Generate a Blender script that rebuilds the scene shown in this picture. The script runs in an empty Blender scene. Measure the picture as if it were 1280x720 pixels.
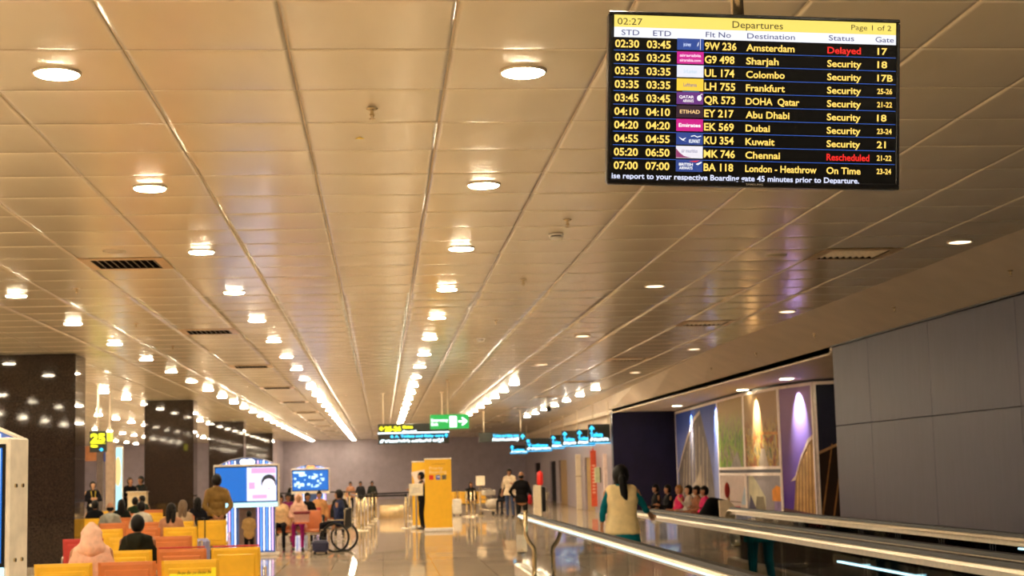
import bpy, math, random
from mathutils import Vector, Matrix
random.seed(7)
C = bpy.context.scene.collection
PI = math.pi

# ------------------------------------------------------------------ camera
CAM = Vector((0, 0, 1.62)); F = 1930.9
YAW, PITCH, ROLL = .0864, .1182, -.0252
_fw = Vector((math.sin(YAW)*math.cos(PITCH), math.cos(YAW)*math.cos(PITCH), math.sin(PITCH)))
_r0 = Vector((math.cos(YAW), -math.sin(YAW), 0)); _u0 = _r0.cross(_fw)
_r = _r0*math.cos(ROLL) + _u0*math.sin(ROLL); _u = -_r0*math.sin(ROLL) + _u0*math.cos(ROLL)
cd = bpy.data.cameras.new('camera'); cam = bpy.data.objects.new('camera', cd); C.objects.link(cam)
cd.sensor_width = 36; cd.lens = F/1280*36; cd.clip_end = 400; cd.clip_start = .05
cd.dof.use_dof = True; cd.dof.focus_distance = 5.3; cd.dof.aperture_fstop = 7.5
m = Matrix((_r, _u, -_fw)).transposed().to_4x4(); m.translation = CAM
cam.matrix_world = m
sc = bpy.context.scene; sc.camera = cam

# ------------------------------------------------------------------ world, exposure
w = bpy.data.worlds.new('world'); sc.world = w; w.use_nodes = True
w.node_tree.nodes['Background'].inputs[0].default_value = (.9, .75, .6, 1)
w.node_tree.nodes['Background'].inputs[1].default_value = .05
sc.view_settings.view_transform = 'Standard'; sc.view_settings.look = 'None'
sc.view_settings.gamma = 1; sc.view_settings.use_curve_mapping = False
EXPOSURE = 2.8
sc.view_settings.exposure = EXPOSURE
sc.cycles.max_bounces = 8; sc.cycles.diffuse_bounces = 4; sc.cycles.glossy_bounces = 4
sc.cycles.transparent_max_bounces = 16; sc.cycles.transmission_bounces = 4
sc.cycles.caustics_reflective = True; sc.cycles.sample_clamp_indirect = 6
sc.cycles.use_denoising = True
LAMP = 42.0                      # radiance of a lit downlight
LAMPC = (1, .83, .58)
CEIL = 3.97

def ray(x, y): return _fw + _r*((x-640)/F) + _u*((360-y)/F)
def atY(x, y, Y): d = ray(x, y); return CAM + d*(Y/d.y)
def pz(px, Y): return atY(px, 600, Y).x
def atZ(x, y, z): d = ray(x, y); return CAM + d*((z-1.62)/d.z)

# ------------------------------------------------------------------ materials
_m = {}
def mat(name, col=(.5, .5, .5), rough=.5, metal=0, emit=0, noise=.06, nscale=8, bump=0, coat=0, spec=.5, ecol=None, stretch=None):
    if name in _m: return _m[name]
    M = bpy.data.materials.new(name); M.use_nodes = True; nt = M.node_tree; b = nt.nodes['Principled BSDF']
    b.inputs['Base Color'].default_value = (*col, 1); b.inputs['Roughness'].default_value = rough
    b.inputs['Metallic'].default_value = metal; b.inputs['Coat Weight'].default_value = coat
    b.inputs['Specular IOR Level'].default_value = spec
    if emit:
        b.inputs['Emission Color'].default_value = (*(ecol or col), 1); b.inputs['Emission Strength'].default_value = emit
    if noise:
        tc = nt.nodes.new('ShaderNodeTexCoord'); n = nt.nodes.new('ShaderNodeTexNoise'); n.inputs['Scale'].default_value = nscale
        n.inputs['Detail'].default_value = 3
        if stretch:
            mp = nt.nodes.new('ShaderNodeMapping'); mp.inputs['Scale'].default_value = stretch
            nt.links.new(tc.outputs['Object'], mp.inputs[0]); nt.links.new(mp.outputs[0], n.inputs['Vector'])
        else: nt.links.new(tc.outputs['Object'], n.inputs['Vector'])
        r = nt.nodes.new('ShaderNodeValToRGB'); a = 1-noise*2; c = 1+noise*2
        r.color_ramp.elements[0].position = .3; r.color_ramp.elements[1].position = .7
        r.color_ramp.elements[0].color = (*[x*a for x in col], 1); r.color_ramp.elements[1].color = (*[min(1, x*c) for x in col], 1)
        nt.links.new(n.outputs['Fac'], r.inputs[0]); nt.links.new(r.outputs[0], b.inputs['Base Color'])
        if bump:
            bp = nt.nodes.new('ShaderNodeBump'); bp.inputs['Strength'].default_value = bump; bp.inputs['Distance'].default_value = .01
            nt.links.new(n.outputs['Fac'], bp.inputs['Height']); nt.links.new(bp.outputs[0], b.inputs['Normal'])
    _m[name] = M; return M
EK = 2**(1.15-EXPOSURE)                                              # screens and signs keep their brightness on the photograph
def emat(name, col, s, k=None): return mat(name, tuple(c*.15 for c in col), .4, emit=s*(EK if k is None else k), ecol=col, noise=0)

def granite():
    M = mat('dark_granite', (.02, .016, .014), .035, noise=0, spec=.45); nt = M.node_tree; b = nt.nodes['Principled BSDF']
    tc = nt.nodes.new('ShaderNodeTexCoord'); v = nt.nodes.new('ShaderNodeTexVoronoi'); v.inputs['Scale'].default_value = 110
    n = nt.nodes.new('ShaderNodeTexNoise'); n.inputs['Scale'].default_value = 34; n.inputs['Detail'].default_value = 6
    mx = nt.nodes.new('ShaderNodeMath'); mx.operation = 'MULTIPLY'
    nt.links.new(tc.outputs['Object'], v.inputs['Vector']); nt.links.new(tc.outputs['Object'], n.inputs['Vector'])
    nt.links.new(v.outputs['Distance'], mx.inputs[0]); nt.links.new(n.outputs['Fac'], mx.inputs[1])
    r = nt.nodes.new('ShaderNodeValToRGB'); e = r.color_ramp.elements
    e[0].position = .1; e[0].color = (.004, .003, .003, 1); e[1].position = .40; e[1].color = (.055, .037, .028, 1)
    nt.links.new(mx.outputs[0], r.inputs[0]); nt.links.new(r.outputs[0], b.inputs['Base Color']); return M
def floor_mat():
    M = mat('polished_floor', (.3, .25, .2), .018, noise=0, spec=.5, coat=.1); nt = M.node_tree; b = nt.nodes['Principled BSDF']
    b.inputs['Coat Roughness'].default_value = .015
    tc = nt.nodes.new('ShaderNodeTexCoord'); br = nt.nodes.new('ShaderNodeTexBrick'); br.offset = 0; br.squash = 1
    br.inputs['Scale'].default_value = 1; br.inputs['Brick Width'].default_value = .9; br.inputs['Row Height'].default_value = .9
    br.inputs['Mortar Size'].default_value = .006
    br.inputs['Color1'].default_value = (.50, .41, .31, 1); br.inputs['Color2'].default_value = (.45, .37, .28, 1); br.inputs['Mortar'].default_value = (.2, .16, .12, 1)
    n = nt.nodes.new('ShaderNodeTexNoise'); n.inputs['Scale'].default_value = 60; n.inputs['Detail'].default_value = 5
    mx = nt.nodes.new('ShaderNodeMix'); mx.data_type = 'RGBA'; mx.blend_type = 'OVERLAY'; mx.inputs[0].default_value = .35
    nt.links.new(tc.outputs['Object'], br.inputs['Vector']); nt.links.new(tc.outputs['Object'], n.inputs['Vector'])
    nt.links.new(br.outputs['Color'], mx.inputs[6]); nt.links.new(n.outputs['Color'], mx.inputs[7]); b.inputs['Roughness'].default_value = .5; b.inputs['Specular IOR Level'].default_value = .0; b.inputs['Coat Weight'].default_value = 0
    nt.links.new(mx.outputs[2], b.inputs['Base Color']); g = nt.nodes.new('ShaderNodeBsdfGlossy'); g.inputs['Roughness'].default_value = .035; g.inputs[0].default_value = (1, .95, .88, 1)
    fr = nt.nodes.new('ShaderNodeFresnel'); fr.inputs[0].default_value = 1.5; mr = nt.nodes.new('ShaderNodeMath'); mr.operation = 'MULTIPLY'; mr.inputs[1].default_value = .74
    ms = nt.nodes.new('ShaderNodeMixShader'); nt.links.new(fr.outputs[0], mr.inputs[0]); nt.links.new(mr.outputs[0], ms.inputs[0]); nt.links.new(b.outputs[0], ms.inputs[1]); nt.links.new(g.outputs[0], ms.inputs[2]); nt.links.new(ms.outputs[0], nt.nodes['Material Output'].inputs[0])
    return M
def glass_mat(name, tint=(.93, .98, .95), refl=1.0):
    M = bpy.data.materials.new(name); M.use_nodes = True; nt = M.node_tree; nt.nodes.clear()
    o = nt.nodes.new('ShaderNodeOutputMaterial'); t = nt.nodes.new('ShaderNodeBsdfTransparent'); g = nt.nodes.new('ShaderNodeBsdfGlossy')
    t.inputs[0].default_value = (*tint, 1); g.inputs['Roughness'].default_value = .02; g.inputs[0].default_value = (refl, refl, refl, 1)
    f = nt.nodes.new('ShaderNodeFresnel'); f.inputs[0].default_value = 1.55; mx = nt.nodes.new('ShaderNodeMixShader')
    nt.links.new(f.outputs[0], mx.inputs[0]); nt.links.new(t.outputs[0], mx.inputs[1]); nt.links.new(g.outputs[0], mx.inputs[2]); nt.links.new(mx.outputs[0], o.inputs[0])
    return M

TILE = mat('ceiling_enamel', (.80, .71, .53), .20, metal=.28, noise=.03, nscale=1.5, spec=.7, stretch=(1, .3, 1))
JOINT = mat('ceiling_joint', (.72, .60, .44), .6, noise=.03)
SOFFIT = mat('soffit_plaster', (.62, .52, .41), .55, noise=.03, nscale=2)
LAV = mat('lavender_panel', (.46, .405, .48), .42, noise=.04, nscale=3, spec=.5)
LAVW = mat('lavender_wall_panel', (.050, .043, .078), .5, metal=0, noise=.05, nscale=14, stretch=(1, 1, .15))
NAVY = mat('dark_navy_panel', (.009, .007, .030), .35, noise=.1, nscale=2, spec=.3)
STEEL = mat('brushed_steel', (.68, .62, .52), .25, metal=1, noise=.05, nscale=30)
BRASS = mat('warm_steel', (.62, .50, .30), .25, metal=1, noise=.05, nscale=20)
BLACK = mat('black_plastic', (.004, .004, .0045), .35, noise=.1, spec=.3)
RUBBER = mat('black_rubber', (.005, .0045, .004), .5, noise=.1, spec=.3)
CREAM = mat('cream_panel', (.72, .62, .46), .4, noise=.03)
WHITE = mat('white_enamel', (.82, .78, .72), .35, noise=.03)
GRAN = granite(); FLOOR = floor_mat(); GLASS = glass_mat('balustrade_glass')
DIFF = emat('lit_diffuser', LAMPC, LAMP, 1); DIM = emat('dim_diffuser', (1, .72, .45), 2.4)
RING = mat('lamp_ring', (.75, .65, .5), .3, metal=.6, noise=.03)

# ------------------------------------------------------------------ mesh builder
class MB:
    def __init__(s): s.v = []; s.f = []; s.m = []
    def add(s, vs, fs, mi=0, T=None):
        n = len(s.v); s.v += [tuple(T @ Vector(p)) if T else tuple(p) for p in vs]
        s.f += [tuple(i+n for i in f) for f in fs]; s.m += [mi]*len(fs); return s
    def box(s, c, d, mi=0, T=None, bev=0):
        x, y, z = c; a, b, e = d[0]/2, d[1]/2, d[2]/2
        if bev:
            k = min(bev, a*.9, b*.9, e*.9); vs = []; fs = []
            import itertools
            idx = {}
            for sx in (-1, 1):
                for sy in (-1, 1):
                    for sz in (-1, 1):
                        for ax in range(3):
                            q = [sx*a, sy*b, sz*e]; sg = (sx, sy, sz)
                            for o in range(3):
                                if o != ax: q[o] -= sg[o]*k
                            idx[(sx, sy, sz, ax)] = len(vs); vs.append((x+q[0], y+q[1], z+q[2]))
            def g(sx, sy, sz, ax): return idx[(sx, sy, sz, ax)]
            for s1 in (-1, 1):
                fs.append([g(s1, -1, -1, 0), g(s1, 1, -1, 0), g(s1, 1, 1, 0), g(s1, -1, 1, 0)][::s1])
                fs.append([g(-1, s1, -1, 1), g(-1, s1, 1, 1), g(1, s1, 1, 1), g(1, s1, -1, 1)][::s1])
                fs.append([g(-1, -1, s1, 2), g(1, -1, s1, 2), g(1, 1, s1, 2), g(-1, 1, s1, 2)][::s1])
            for s1 in (-1, 1):
                for s2 in (-1, 1):
                    fs.append([g(s1, s2, -1, 0), g(s1, s2, -1, 1), g(s1, s2, 1, 1), g(s1, s2, 1, 0)][::s1*s2])
                    fs.append([g(s1, -1, s2, 0), g(s1, 1, s2, 0), g(s1, 1, s2, 2), g(s1, -1, s2, 2)][::s1*s2])
                    fs.append([g(-1, s1, s2, 1), g(-1, s1, s2, 2), g(1, s1, s2, 2), g(1, s1, s2, 1)][::s1*s2])
                    for s3 in (-1, 1): fs.append([g(s1, s2, s3, 0), g(s1, s2, s3, 1), g(s1, s2, s3, 2)][::s1*s2*s3])
            return s.add(vs, fs, mi, T)
        vs = [(x+i*a, y+j*b, z+k*e) for i in (-1, 1) for j in (-1, 1) for k in (-1, 1)]
        return s.add(vs, [(0, 1, 3, 2), (4, 6, 7, 5), (0, 4, 5, 1), (2, 3, 7, 6), (0, 2, 6, 4), (1, 5, 7, 3)], mi, T)
    def cyl(s, p0, p1, r0, r1=None, n=12, mi=0, T=None, cap=True):
        r1 = r0 if r1 is None else r1; p0 = Vector(p0); p1 = Vector(p1); d = (p1-p0).normalized()
        a = d.orthogonal().normalized(); b = d.cross(a); vs = []
        for p, r in ((p0, r0), (p1, r1)):
            for i in range(n): t = 2*PI*i/n; vs.append(p + (a*math.cos(t)+b*math.sin(t))*r)
        fs = [(i, (i+1) % n, n+(i+1) % n, n+i) for i in range(n)]
        if cap: fs += [tuple(range(n))[::-1], tuple(range(n, 2*n))]
        return s.add(vs, fs, mi, T)
    def cap(s, p0, p1, r0, r1=None, n=10, mi=0, k=3, T=None):            # capsule
        r1 = r0 if r1 is None else r1; p0 = Vector(p0); p1 = Vector(p1); d = (p1-p0)
        if d.length < 1e-5: d = Vector((0, 0, 1e-4)); p1 = p0+d
        d = d.normalized(); a = d.orthogonal().normalized(); b = d.cross(a); rings = []
        for j in range(k): t = -PI/2 + PI/2*(j+.35)/k; rings.append((p0+d*(r0*math.sin(t)), r0*math.cos(t)))
        rings.append((p0, r0)); rings.append((p1, r1))
        for j in range(k): t = PI/2*(j+.65)/k; rings.append((p1+d*(r1*math.sin(t)), r1*math.cos(t)))
        vs = [c + (a*math.cos(2*PI*i/n)+b*math.sin(2*PI*i/n))*r for c, r in rings for i in range(n)]; fs = []
        for j in range(len(rings)-1): fs += [(j*n+i, j*n+(i+1) % n, (j+1)*n+(i+1) % n, (j+1)*n+i) for i in range(n)]
        fs += [tuple(range(n))[::-1], tuple(range((len(rings)-1)*n, len(rings)*n))]
        return s.add(vs, fs, mi, T)
    def ell(s, c, r, n=14, k=9, mi=0, T=None, fn=None):
        vs = [(c[0], c[1], c[2]-r[2])]; fs = []
        for j in range(1, k):
            t = -PI/2+PI*j/k
            for i in range(n): a = 2*PI*i/n; vs.append((c[0]+r[0]*math.cos(t)*math.cos(a), c[1]+r[1]*math.cos(t)*math.sin(a), c[2]+r[2]*math.sin(t)))
        vs.append((c[0], c[1], c[2]+r[2]))
        if fn: vs = [fn(Vector(p)) for p in vs]
        for i in range(n): fs.append((0, 1+(i+1) % n, 1+i))
        for j in range(k-2): fs += [(1+j*n+i, 1+j*n+(i+1) % n, 1+(j+1)*n+(i+1) % n, 1+(j+1)*n+i) for i in range(n)]
        o = 1+(k-2)*n
        for i in range(n): fs.append((o+i, o+(i+1) % n, len(vs)-1))
        return s.add(vs, fs, mi, T)
    def tube(s, pts, r, n=8, mi=0, T=None, closed=False):
        pts = [Vector(p) for p in pts]; L = len(pts); vs = []; a = None
        for j, p in enumerate(pts):
            q0 = pts[(j-1) % L] if closed else pts[max(0, j-1)]; q1 = pts[(j+1) % L] if closed else pts[min(L-1, j+1)]
            d = (q1-q0).normalized(); a = d.orthogonal().normalized() if a is None else (a-d*a.dot(d)).normalized(); b = d.cross(a)
            rr = r[j] if isinstance(r, (list, tuple)) else r
            vs += [p+(a*math.cos(2*PI*i/n)+b*math.sin(2*PI*i/n))*rr for i in range(n)]
        fs = [(j*n+i, j*n+(i+1) % n, ((j+1) % L)*n+(i+1) % n, ((j+1) % L)*n+i) for j in range(L if closed else L-1) for i in range(n)]
        if not closed: fs += [tuple(range(n))[::-1], tuple(range((L-1)*n, L*n))]
        return s.add(vs, fs, mi, T)
    def loft(s, rings, mi=0, T=None, cap=True):                          # rings: equal-length lists of points
        n = len(rings[0]); vs = [p for r_ in rings for p in r_]
        fs = [(j*n+i, j*n+(i+1) % n, (j+1)*n+(i+1) % n, (j+1)*n+i) for j in range(len(rings)-1) for i in range(n)]
        if cap: fs += [tuple(range(n))[::-1], tuple(range((len(rings)-1)*n, len(rings)*n))]
        return s.add(vs, fs, mi, T)
    def poly(s, pts, y=0, t=.002, mi=0, T=None):                         # flat xz outline with small thickness along y
        n = len(pts); vs = [(p[0], y, p[1]) for p in pts]+[(p[0], y+t, p[1]) for p in pts]
        fs = [tuple(range(n)), tuple(range(n, 2*n))[::-1]]+[(i, n+i, n+(i+1) % n, (i+1) % n) for i in range(n)]
        return s.add(vs, fs, mi, T)
    def mesh(s, name, mats, smooth=False):
        me = bpy.data.meshes.new(name); me.from_pydata(s.v, [], s.f); ms = mats if isinstance(mats, (list, tuple)) else [mats]
        for x in ms: me.materials.append(x)
        if len(ms) > 1: me.polygons.foreach_set('material_index', s.m)
        if smooth: me.polygons.foreach_set('use_smooth', [True]*len(me.polygons))
        me.update(); return me
    def build(s, name, mats, parent=None, smooth=False, loc=None, **kw):
        o = bpy.data.objects.new(name, s.mesh(name, mats, smooth)); C.objects.link(o); o.parent = parent
        if loc is not None: o.location = loc
        for k, v in kw.items(): o[k] = v
        return o
def tag(o, label, cat, group=None, kind=None):
    o['label'] = label; o['category'] = cat
    if group: o['group'] = group
    if kind: o['kind'] = kind
    return o
def thing(name, label, cat, loc=(0, 0, 0), rz=0, group=None):
    o = bpy.data.objects.new(name, None); C.objects.link(o); o.location = loc; o.rotation_euler = (0, 0, rz); o.empty_display_size = .1
    return tag(o, label, cat, group)
def inst(src, parent=None, loc=None, name=None):
    o = bpy.data.objects.new(name or src.name.split('.')[0], src.data); C.objects.link(o); o.parent = parent
    if loc is not None: o.location = loc
    return o
def copy_tree(o, parent=None):
    c = o.copy(); C.objects.link(c); c.parent = parent
    for ch in list(o.children): copy_tree(ch, c)
    return c
def struct(name, mb, m_, parent=None, **kw):
    o = mb.build(name, m_, parent, **kw)
    if parent is None: o['kind'] = 'structure'
    return o

# lettering: flat text fitted into a box in the local xz plane
def lettering(s, x0, x1, zc, caph, M, parent, name='lettering', y=-.001, bold=.012, t=.0008, T=None, align=None, join=None, mi=0):
    cu = bpy.data.curves.new('t', 'FONT'); cu.body = s; cu.size = 1; cu.offset = bold; cu.resolution_u = 3; cu.fill_mode = 'FRONT'
    ob = bpy.data.objects.new('t', cu); me = bpy.data.meshes.new_from_object(ob); bpy.data.objects.remove(ob)
    xs = [v.co.x for v in me.vertices]; ys = [v.co.y for v in me.vertices]
    if not xs: return None
    lx, hx = min(xs), max(xs); sy = caph/.72; sx = (x1-x0)/(hx-lx)
    vs = [((v.co.x-lx)*sx+x0, y, (v.co.y-.36)*sy+zc) for v in me.vertices]
    fs = [tuple(p.vertices) for p in me.polygons]
    if join is not None: join.add(vs, fs, mi); return
    b = MB().add(vs, fs); return b.build(name, M, parent)

# ------------------------------------------------------------------ structure
W = .9003; X0 = -1.38274; Y0 = 7.5306                               # ceiling tile pitch and origin
YF = 104.2                                                           # far wall
def edgeX(Y):                                                        # right edge of the tiled ceiling
    if Y < 30: return 6.62
    if Y < 50: return 6.62+(Y-30)/20*.85
    return 7.47+(Y-50)/44*1.75
f = MB(); f.box((-4, 40, -.05), (34, 132, .1)); struct('floor', f, FLOOR)
c = MB(); c.box((-4, 40, CEIL+.15), (34, 132, .1)); ceiling = struct('ceiling', c, JOINT)

def tile_data(w_, d_, n, sag=.0042, th=.018):
    vs = []; fs = []
    us = {6: (0, .03, .16, .5, .84, .97, 1), 3: (0, .08, .92, 1)}[n]; n = len(us)-1
    for j in range(n+1):
        for i in range(n+1):
            u, v = us[i], us[j]; h = (1-(2*u-1)**4)*(1-(2*v-1)**4)*.7+.3*(min(1, min(u, 1-u)/.03, min(v, 1-v)/.03))
            vs.append(((u-.5)*w_, (v-.5)*d_, -sag*h))
    for j in range(n):
        for i in range(n): a = j*(n+1)+i; fs.append((a, a+n+1, a+n+2, a+1))
    b = [j*(n+1) for j in range(n+1)]; m0 = len(vs)
    loop = [i for i in range(n+1)]+[(j)*(n+1)+n for j in range(1, n+1)]+[n*(n+1)+i for i in range(n-1, -1, -1)]+[j*(n+1) for j in range(n-1, 0, -1)]
    for k in loop: vs.append((vs[k][0], vs[k][1], th))
    L = len(loop)
    for k in range(L): fs.append((loop[k], loop[(k+1) % L], m0+(k+1) % L, m0+k))
    return vs, fs
tv, tf = tile_data(W-.013, W-.005, 6); tmesh = MB().add(tv, tf).mesh('ceiling_tile', TILE, True)
tv3, tf3 = tile_data(W-.013, W-.005, 3)
VENTS = [(cx_, Y0+W*(10.5+9*k)) for k in range(10) for cx_ in (X0-1.5*W, X0+7.5*W)]
VENTS = [(x, y-(.0 if k < 2 else .1)) for k, (x, y) in enumerate(VENTS)]
def vent_cell(i, j): return any(abs(X0+W*(i+.5)-x) < .3 and abs(Y0+W*(j+.5)-y) < .46 for x, y in VENTS)
VENTS = [(x, Y0+W*(round((y-Y0)/W-.5)+.5)) for x, y in VENTS]
far = MB(); cnt = 0
for j in range(-36, 108):
    for i in range(-21, 12):
        x = X0+W*(i+.5); y = Y0+W*(j+.5)
        if y > YF or x-W*.5 > edgeX(y)-.02 or vent_cell(i, j): continue
        if 6.5 < y < 20.5 and -4.6 < x and cnt < 300:
            o = bpy.data.objects.new('ceiling_tile', tmesh); C.objects.link(o); o.parent = ceiling
            dz = random.uniform(-.0015, .0015); o.location = (x, y, CEIL+.006+dz)
            o.rotation_euler = (random.uniform(-.0025, .0025), random.uniform(-.0012, .0012), 0); cnt += 1
        else:
            a, b = random.uniform(-.003, .003), random.uniform(-.001, .001)
            far.add([(v[0]+x, v[1]+y, v[2]+CEIL+.006+v[1]*a+v[0]*b) for v in tv3], tf3)
o = far.build('ceiling_tile', TILE, ceiling, True); o['kind'] = 'stuff'

for i in range(-21, 12):
    x = X0+W*i; y1 = YF if x < 6.5 else 30
    MB().box((x, (y1-24)/2, CEIL+.022), (.05, y1+24, .01)).build('joint_rail', JOINT, ceiling)
# far, left and front walls
b = MB(); b.box((-4, YF+.1, 2), (34, .2, 4.2)); wb = struct('wall_back', b, LAV)
for k in range(14):
    for r_ in range(2):
        x0 = -20+k*2.2
        if x0 < 11: MB().box((x0+1.1, YF-.01, (1.05, 3.05)[r_]), (2.185, .03, (2.07, 1.90)[r_]), bev=.006).build('wall_panel', LAV, wb)
b = MB(); b.box((-19.6, 40, 2), (.2, 132, 4.2)); struct('wall_left', b, LAV)
b = MB(); b.box((-4, -24.1, 2), (34, .2, 4.2)); struct('wall_front', b, LAV)
# pale bay projecting at the left end of the far wall
b = MB(); b.box((-8.6, 101, 1.985), (4.2, 6, 3.97)); struct('wall_bay', b, mat('lavender_bay', (.38, .32, .38), .42))

# sloping soffit beside the near wall, continuing with a fascia past the recess
P_ = [(-24, 6.6, 7.6, 3.58), (30, 6.6, 7.6, 3.58), (50, 7.45, 7.6, 3.58)]
b = MB(); rows = []
ys = [-24, 0, 15, 25.5, 30, 36, 43, 50.7, 58, 66, 76, 88, 104.2]
def fx(Y): return 7.6 if Y <= 50.7 else 7.6+(Y-50.7)*.034
def fz(Y): return 3.58 if Y <= 50.7 else 3.58+(Y-50.7)*.0072
for Y in ys: rows.append([(edgeX(Y)-.03, Y, CEIL+.02), (fx(Y), Y, fz(Y)), (fx(Y)+.02, Y, fz(Y)+.03), (edgeX(Y)-.03, Y, CEIL+.06)])
b.loft(rows); struct('trim_1', b, SOFFIT, smooth=False)
# fascia step over the recess
b = MB(); ys2 = [25.6, 36, 50.7, 66, 80, 95, 104]
b.loft([[(fx(Y), Y, fz(Y)+.02), (fx(Y), Y, fz(Y)-.13), (fx(Y)+.06, Y, fz(Y)-.13), (fx(Y)+.06, Y, fz(Y)+.02)] for Y in ys2]); struct('trim_2', b, mat('fascia_cream', (.78, .66, .50), .5))
# recess ceiling
b = MB(); b.box((9.4, 38.2, 3.53), (3.6, 25.4, .1)); struct('trim_3', b, SOFFIT)
# near right wall with big panels
wr = struct('wall_right', MB().box((7.74, .75, 1.8), (.2, 49.5, 3.6)), mat('wall_backing', (.03, .025, .03), .6))
yj = [25.5, 23.6, 20.9, 17.9, 14.9, 11.9, 8.9, 5.9, 2.9, -.1, -4, -8, -12, -16, -20, -24]
for k in range(len(yj)-1):
    a, b_ = yj[k+1], yj[k]
    for z0, z1 in ((.10, 2.235), (2.245, 3.56)):
        MB().box((7.63, (a+b_)/2, (z0+z1)/2), (.04, b_-a-.008, z1-z0), bev=.003).build('wall_panel', LAVW, wr)
MB().box((7.60, .75, .05), (.03, 49.5, .1)).build('baseboard_right', STEEL, None)['kind'] = 'structure'
MB().box((7.59, .75, 3.575), (.05, 49.5, .02)).build('shadow_gap', BLACK, wr)
# dark navy end of the recess, mural backing wall and its dark return
struct('wall_recess', MB().box((9.6, 50.9, 1.75), (4.0, .4, 3.5)), NAVY)
mz = 3.46
MUR = [atZ(845, 513.5, mz), atZ(897.5, 498.5, mz), atZ(929.5, 489.5, mz), atZ(973.5, 481, mz), atZ(1016.5, 475, mz)]
MUR = [Vector((p.x, p.y)) for p in MUR]; MUR.append(MUR[-1]+Vector((1.05, -.75)))
b = MB(); n_ = len(MUR)
b.loft([[(p.x, p.y, 0), (p.x+.25, p.y+.12, 0), (p.x+.25, p.y+.12, 3.5), (p.x, p.y, 3.5)] for p in MUR]); struct('wall_mural', b, NAVY)
struct('wall_side', MB().box((10.6, 29.6, 1.75), (.2, 10, 3.5)), NAVY)
# far right wall beyond the recess
a = Vector((7.86, 50.8)); e_ = Vector((9.62, YF)); d_ = (e_-a); L_ = d_.length; ang = math.atan2(d_.y, d_.x)
T = Matrix.Translation((a.x, a.y, 0)) @ Matrix.Rotation(ang, 4, 'Z')
# wall with door openings: positions along the wall found from the photograph's columns
def along(px):
    dd = ray(px, 600); t = None
    # intersect horizontal ray with wall line
    den = dd.x*d_.y-dd.y*d_.x; s_ = (a.x*d_.y-a.y*d_.x)/den; p = Vector((dd.x*s_, dd.y*s_)); return (p-a).length
cuts = [(669, 676), (688, 695), (699, 709), (731, 743)]
segs = []; doors = []
for x1, x0 in sorted([(along(q[0]), along(q[1])) for q in cuts], key=lambda q: q[1]): doors.append((x0, x1))
s0 = 0; b = MB()
for x0, x1 in doors: b.box(((s0+x0)/2, -.1, 1.5), (x0-s0, .2, 3.0), T=T); b.box(((x0+x1)/2, -.1, 2.55), (x1-x0, .2, .9), T=T); s0 = x1
b.box(((s0+L_)/2, -.1, 1.5), (L_-s0, .2, 3.0), T=T)
wf = struct('wall_far_right', b, mat('lavender_side', (.32, .27, .31), .42))
b = MB(); b.box((L_/2, -.1, 3.4), (L_, .2, .85), T=T); struct('trim_4', b, mat('upper_wall_cream', (.62, .50, .36), .5))  # cream band along the upper part of the far right wall
b = MB(); b.box((L_/2, -1.6, 1.5), (L_, .1, 3.0), T=T); struct('wall_corridor', b, NAVY)
DOORM = mat('gold_brown_door', (.42, .25, .05), .35, metal=.3)
for k, (x0, x1) in enumerate(doors):
    gold = k in (0, 1)
    d = struct('door_%d' % (k+1), MB().box(((x0+x1)/2, -.12, 1.05), ((x1-x0)-.04, .06, 2.1), T=T, bev=.01), DOORM if gold else mat('dark_opening_door', (.008, .006, .012), .7, spec=.1))
    if gold: MB().cyl(T @ Vector((x0+.15, .0, 1.0)), T @ Vector((x0+.15, -.08, 1.0)), .02).build('handle', STEEL, d)

# ------------------------------------------------------------------ granite columns
def column(X, Y, wx, wy, label, z1=CEIL):
    t = thing('granite_column', label, 'column', (X, Y, 0))
    MB().box((0, 0, z1/2), (wx-.03, wy-.03, z1)).build('core', BLACK, t)
    for z0, zt in ((0, .98), (.98, 2.05), (2.05, 3.12), (3.12, z1)):
        zc = (z0+zt)/2; h = zt-z0-.008
        for s in (-1, 1):
            MB().box((0, s*(wy/2-.01), zc), (wx, .03, h), bev=.004).build('stone_slab', GRAN, t)
            MB().box((s*(wx/2-.01), 0, zc), (.03, wy-.04, h), bev=.004).build('stone_slab', GRAN, t)
    MB().box((0, 0, .06), (wx+.03, wy+.03, .12), bev=.005).build('plinth', STEEL, t)
column(-6.33, 29.4, 1.5, 1.0, 'nearest dark granite column, beside the white screen kiosk at left')
column(-6.25, 47.0, 1.42, 1.0, 'second dark granite column, just left of the standing man in olive')
column(-6.40, 65.5, 1.42, 1.0, 'third dark granite column, behind the nearer screen kiosk')
column(-6.45, 83.4, 1.42, 1.0, 'farthest dark granite column, above the nearer screen kiosk')

# ------------------------------------------------------------------ ceiling lights
def ring_mesh(ro, ri, z0, z1, n=20):
    b = MB(); P = [(ro, z1), (ro-.004, z0), (ri, z0-.002), (ri-.004, z1)]
    b.add([(r_*math.cos(2*PI*i/n), r_*math.sin(2*PI*i/n), z) for r_, z in P for i in range(n)],
          [(j*n+i, ((j+1) % 4)*n+i, ((j+1) % 4)*n+(i+1) % n, j*n+(i+1) % n) for j in range(4) for i in range(n)]); return b
def disc(n, r, z0, z1):
    return MB().cyl((0, 0, z0), (0, 0, z1), r*.93, r, n)
RM = ring_mesh(.142, .128, -.010, .006).mesh('ring', RING, True); DM = disc(20, .127, -.015, .002).mesh('diffuser', DIFF)
DDM = disc(20, .118, -.006, .002).mesh('diffuser', DIM)
far_b = disc(12, .127, -.030, .002); k0 = len(far_b.f); far_b.cyl((0, 0, -.012), (0, 0, .004), .145, .145, 12, mi=1)
FM = far_b.mesh('ceiling_downlight', [DIFF, RING])
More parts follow.
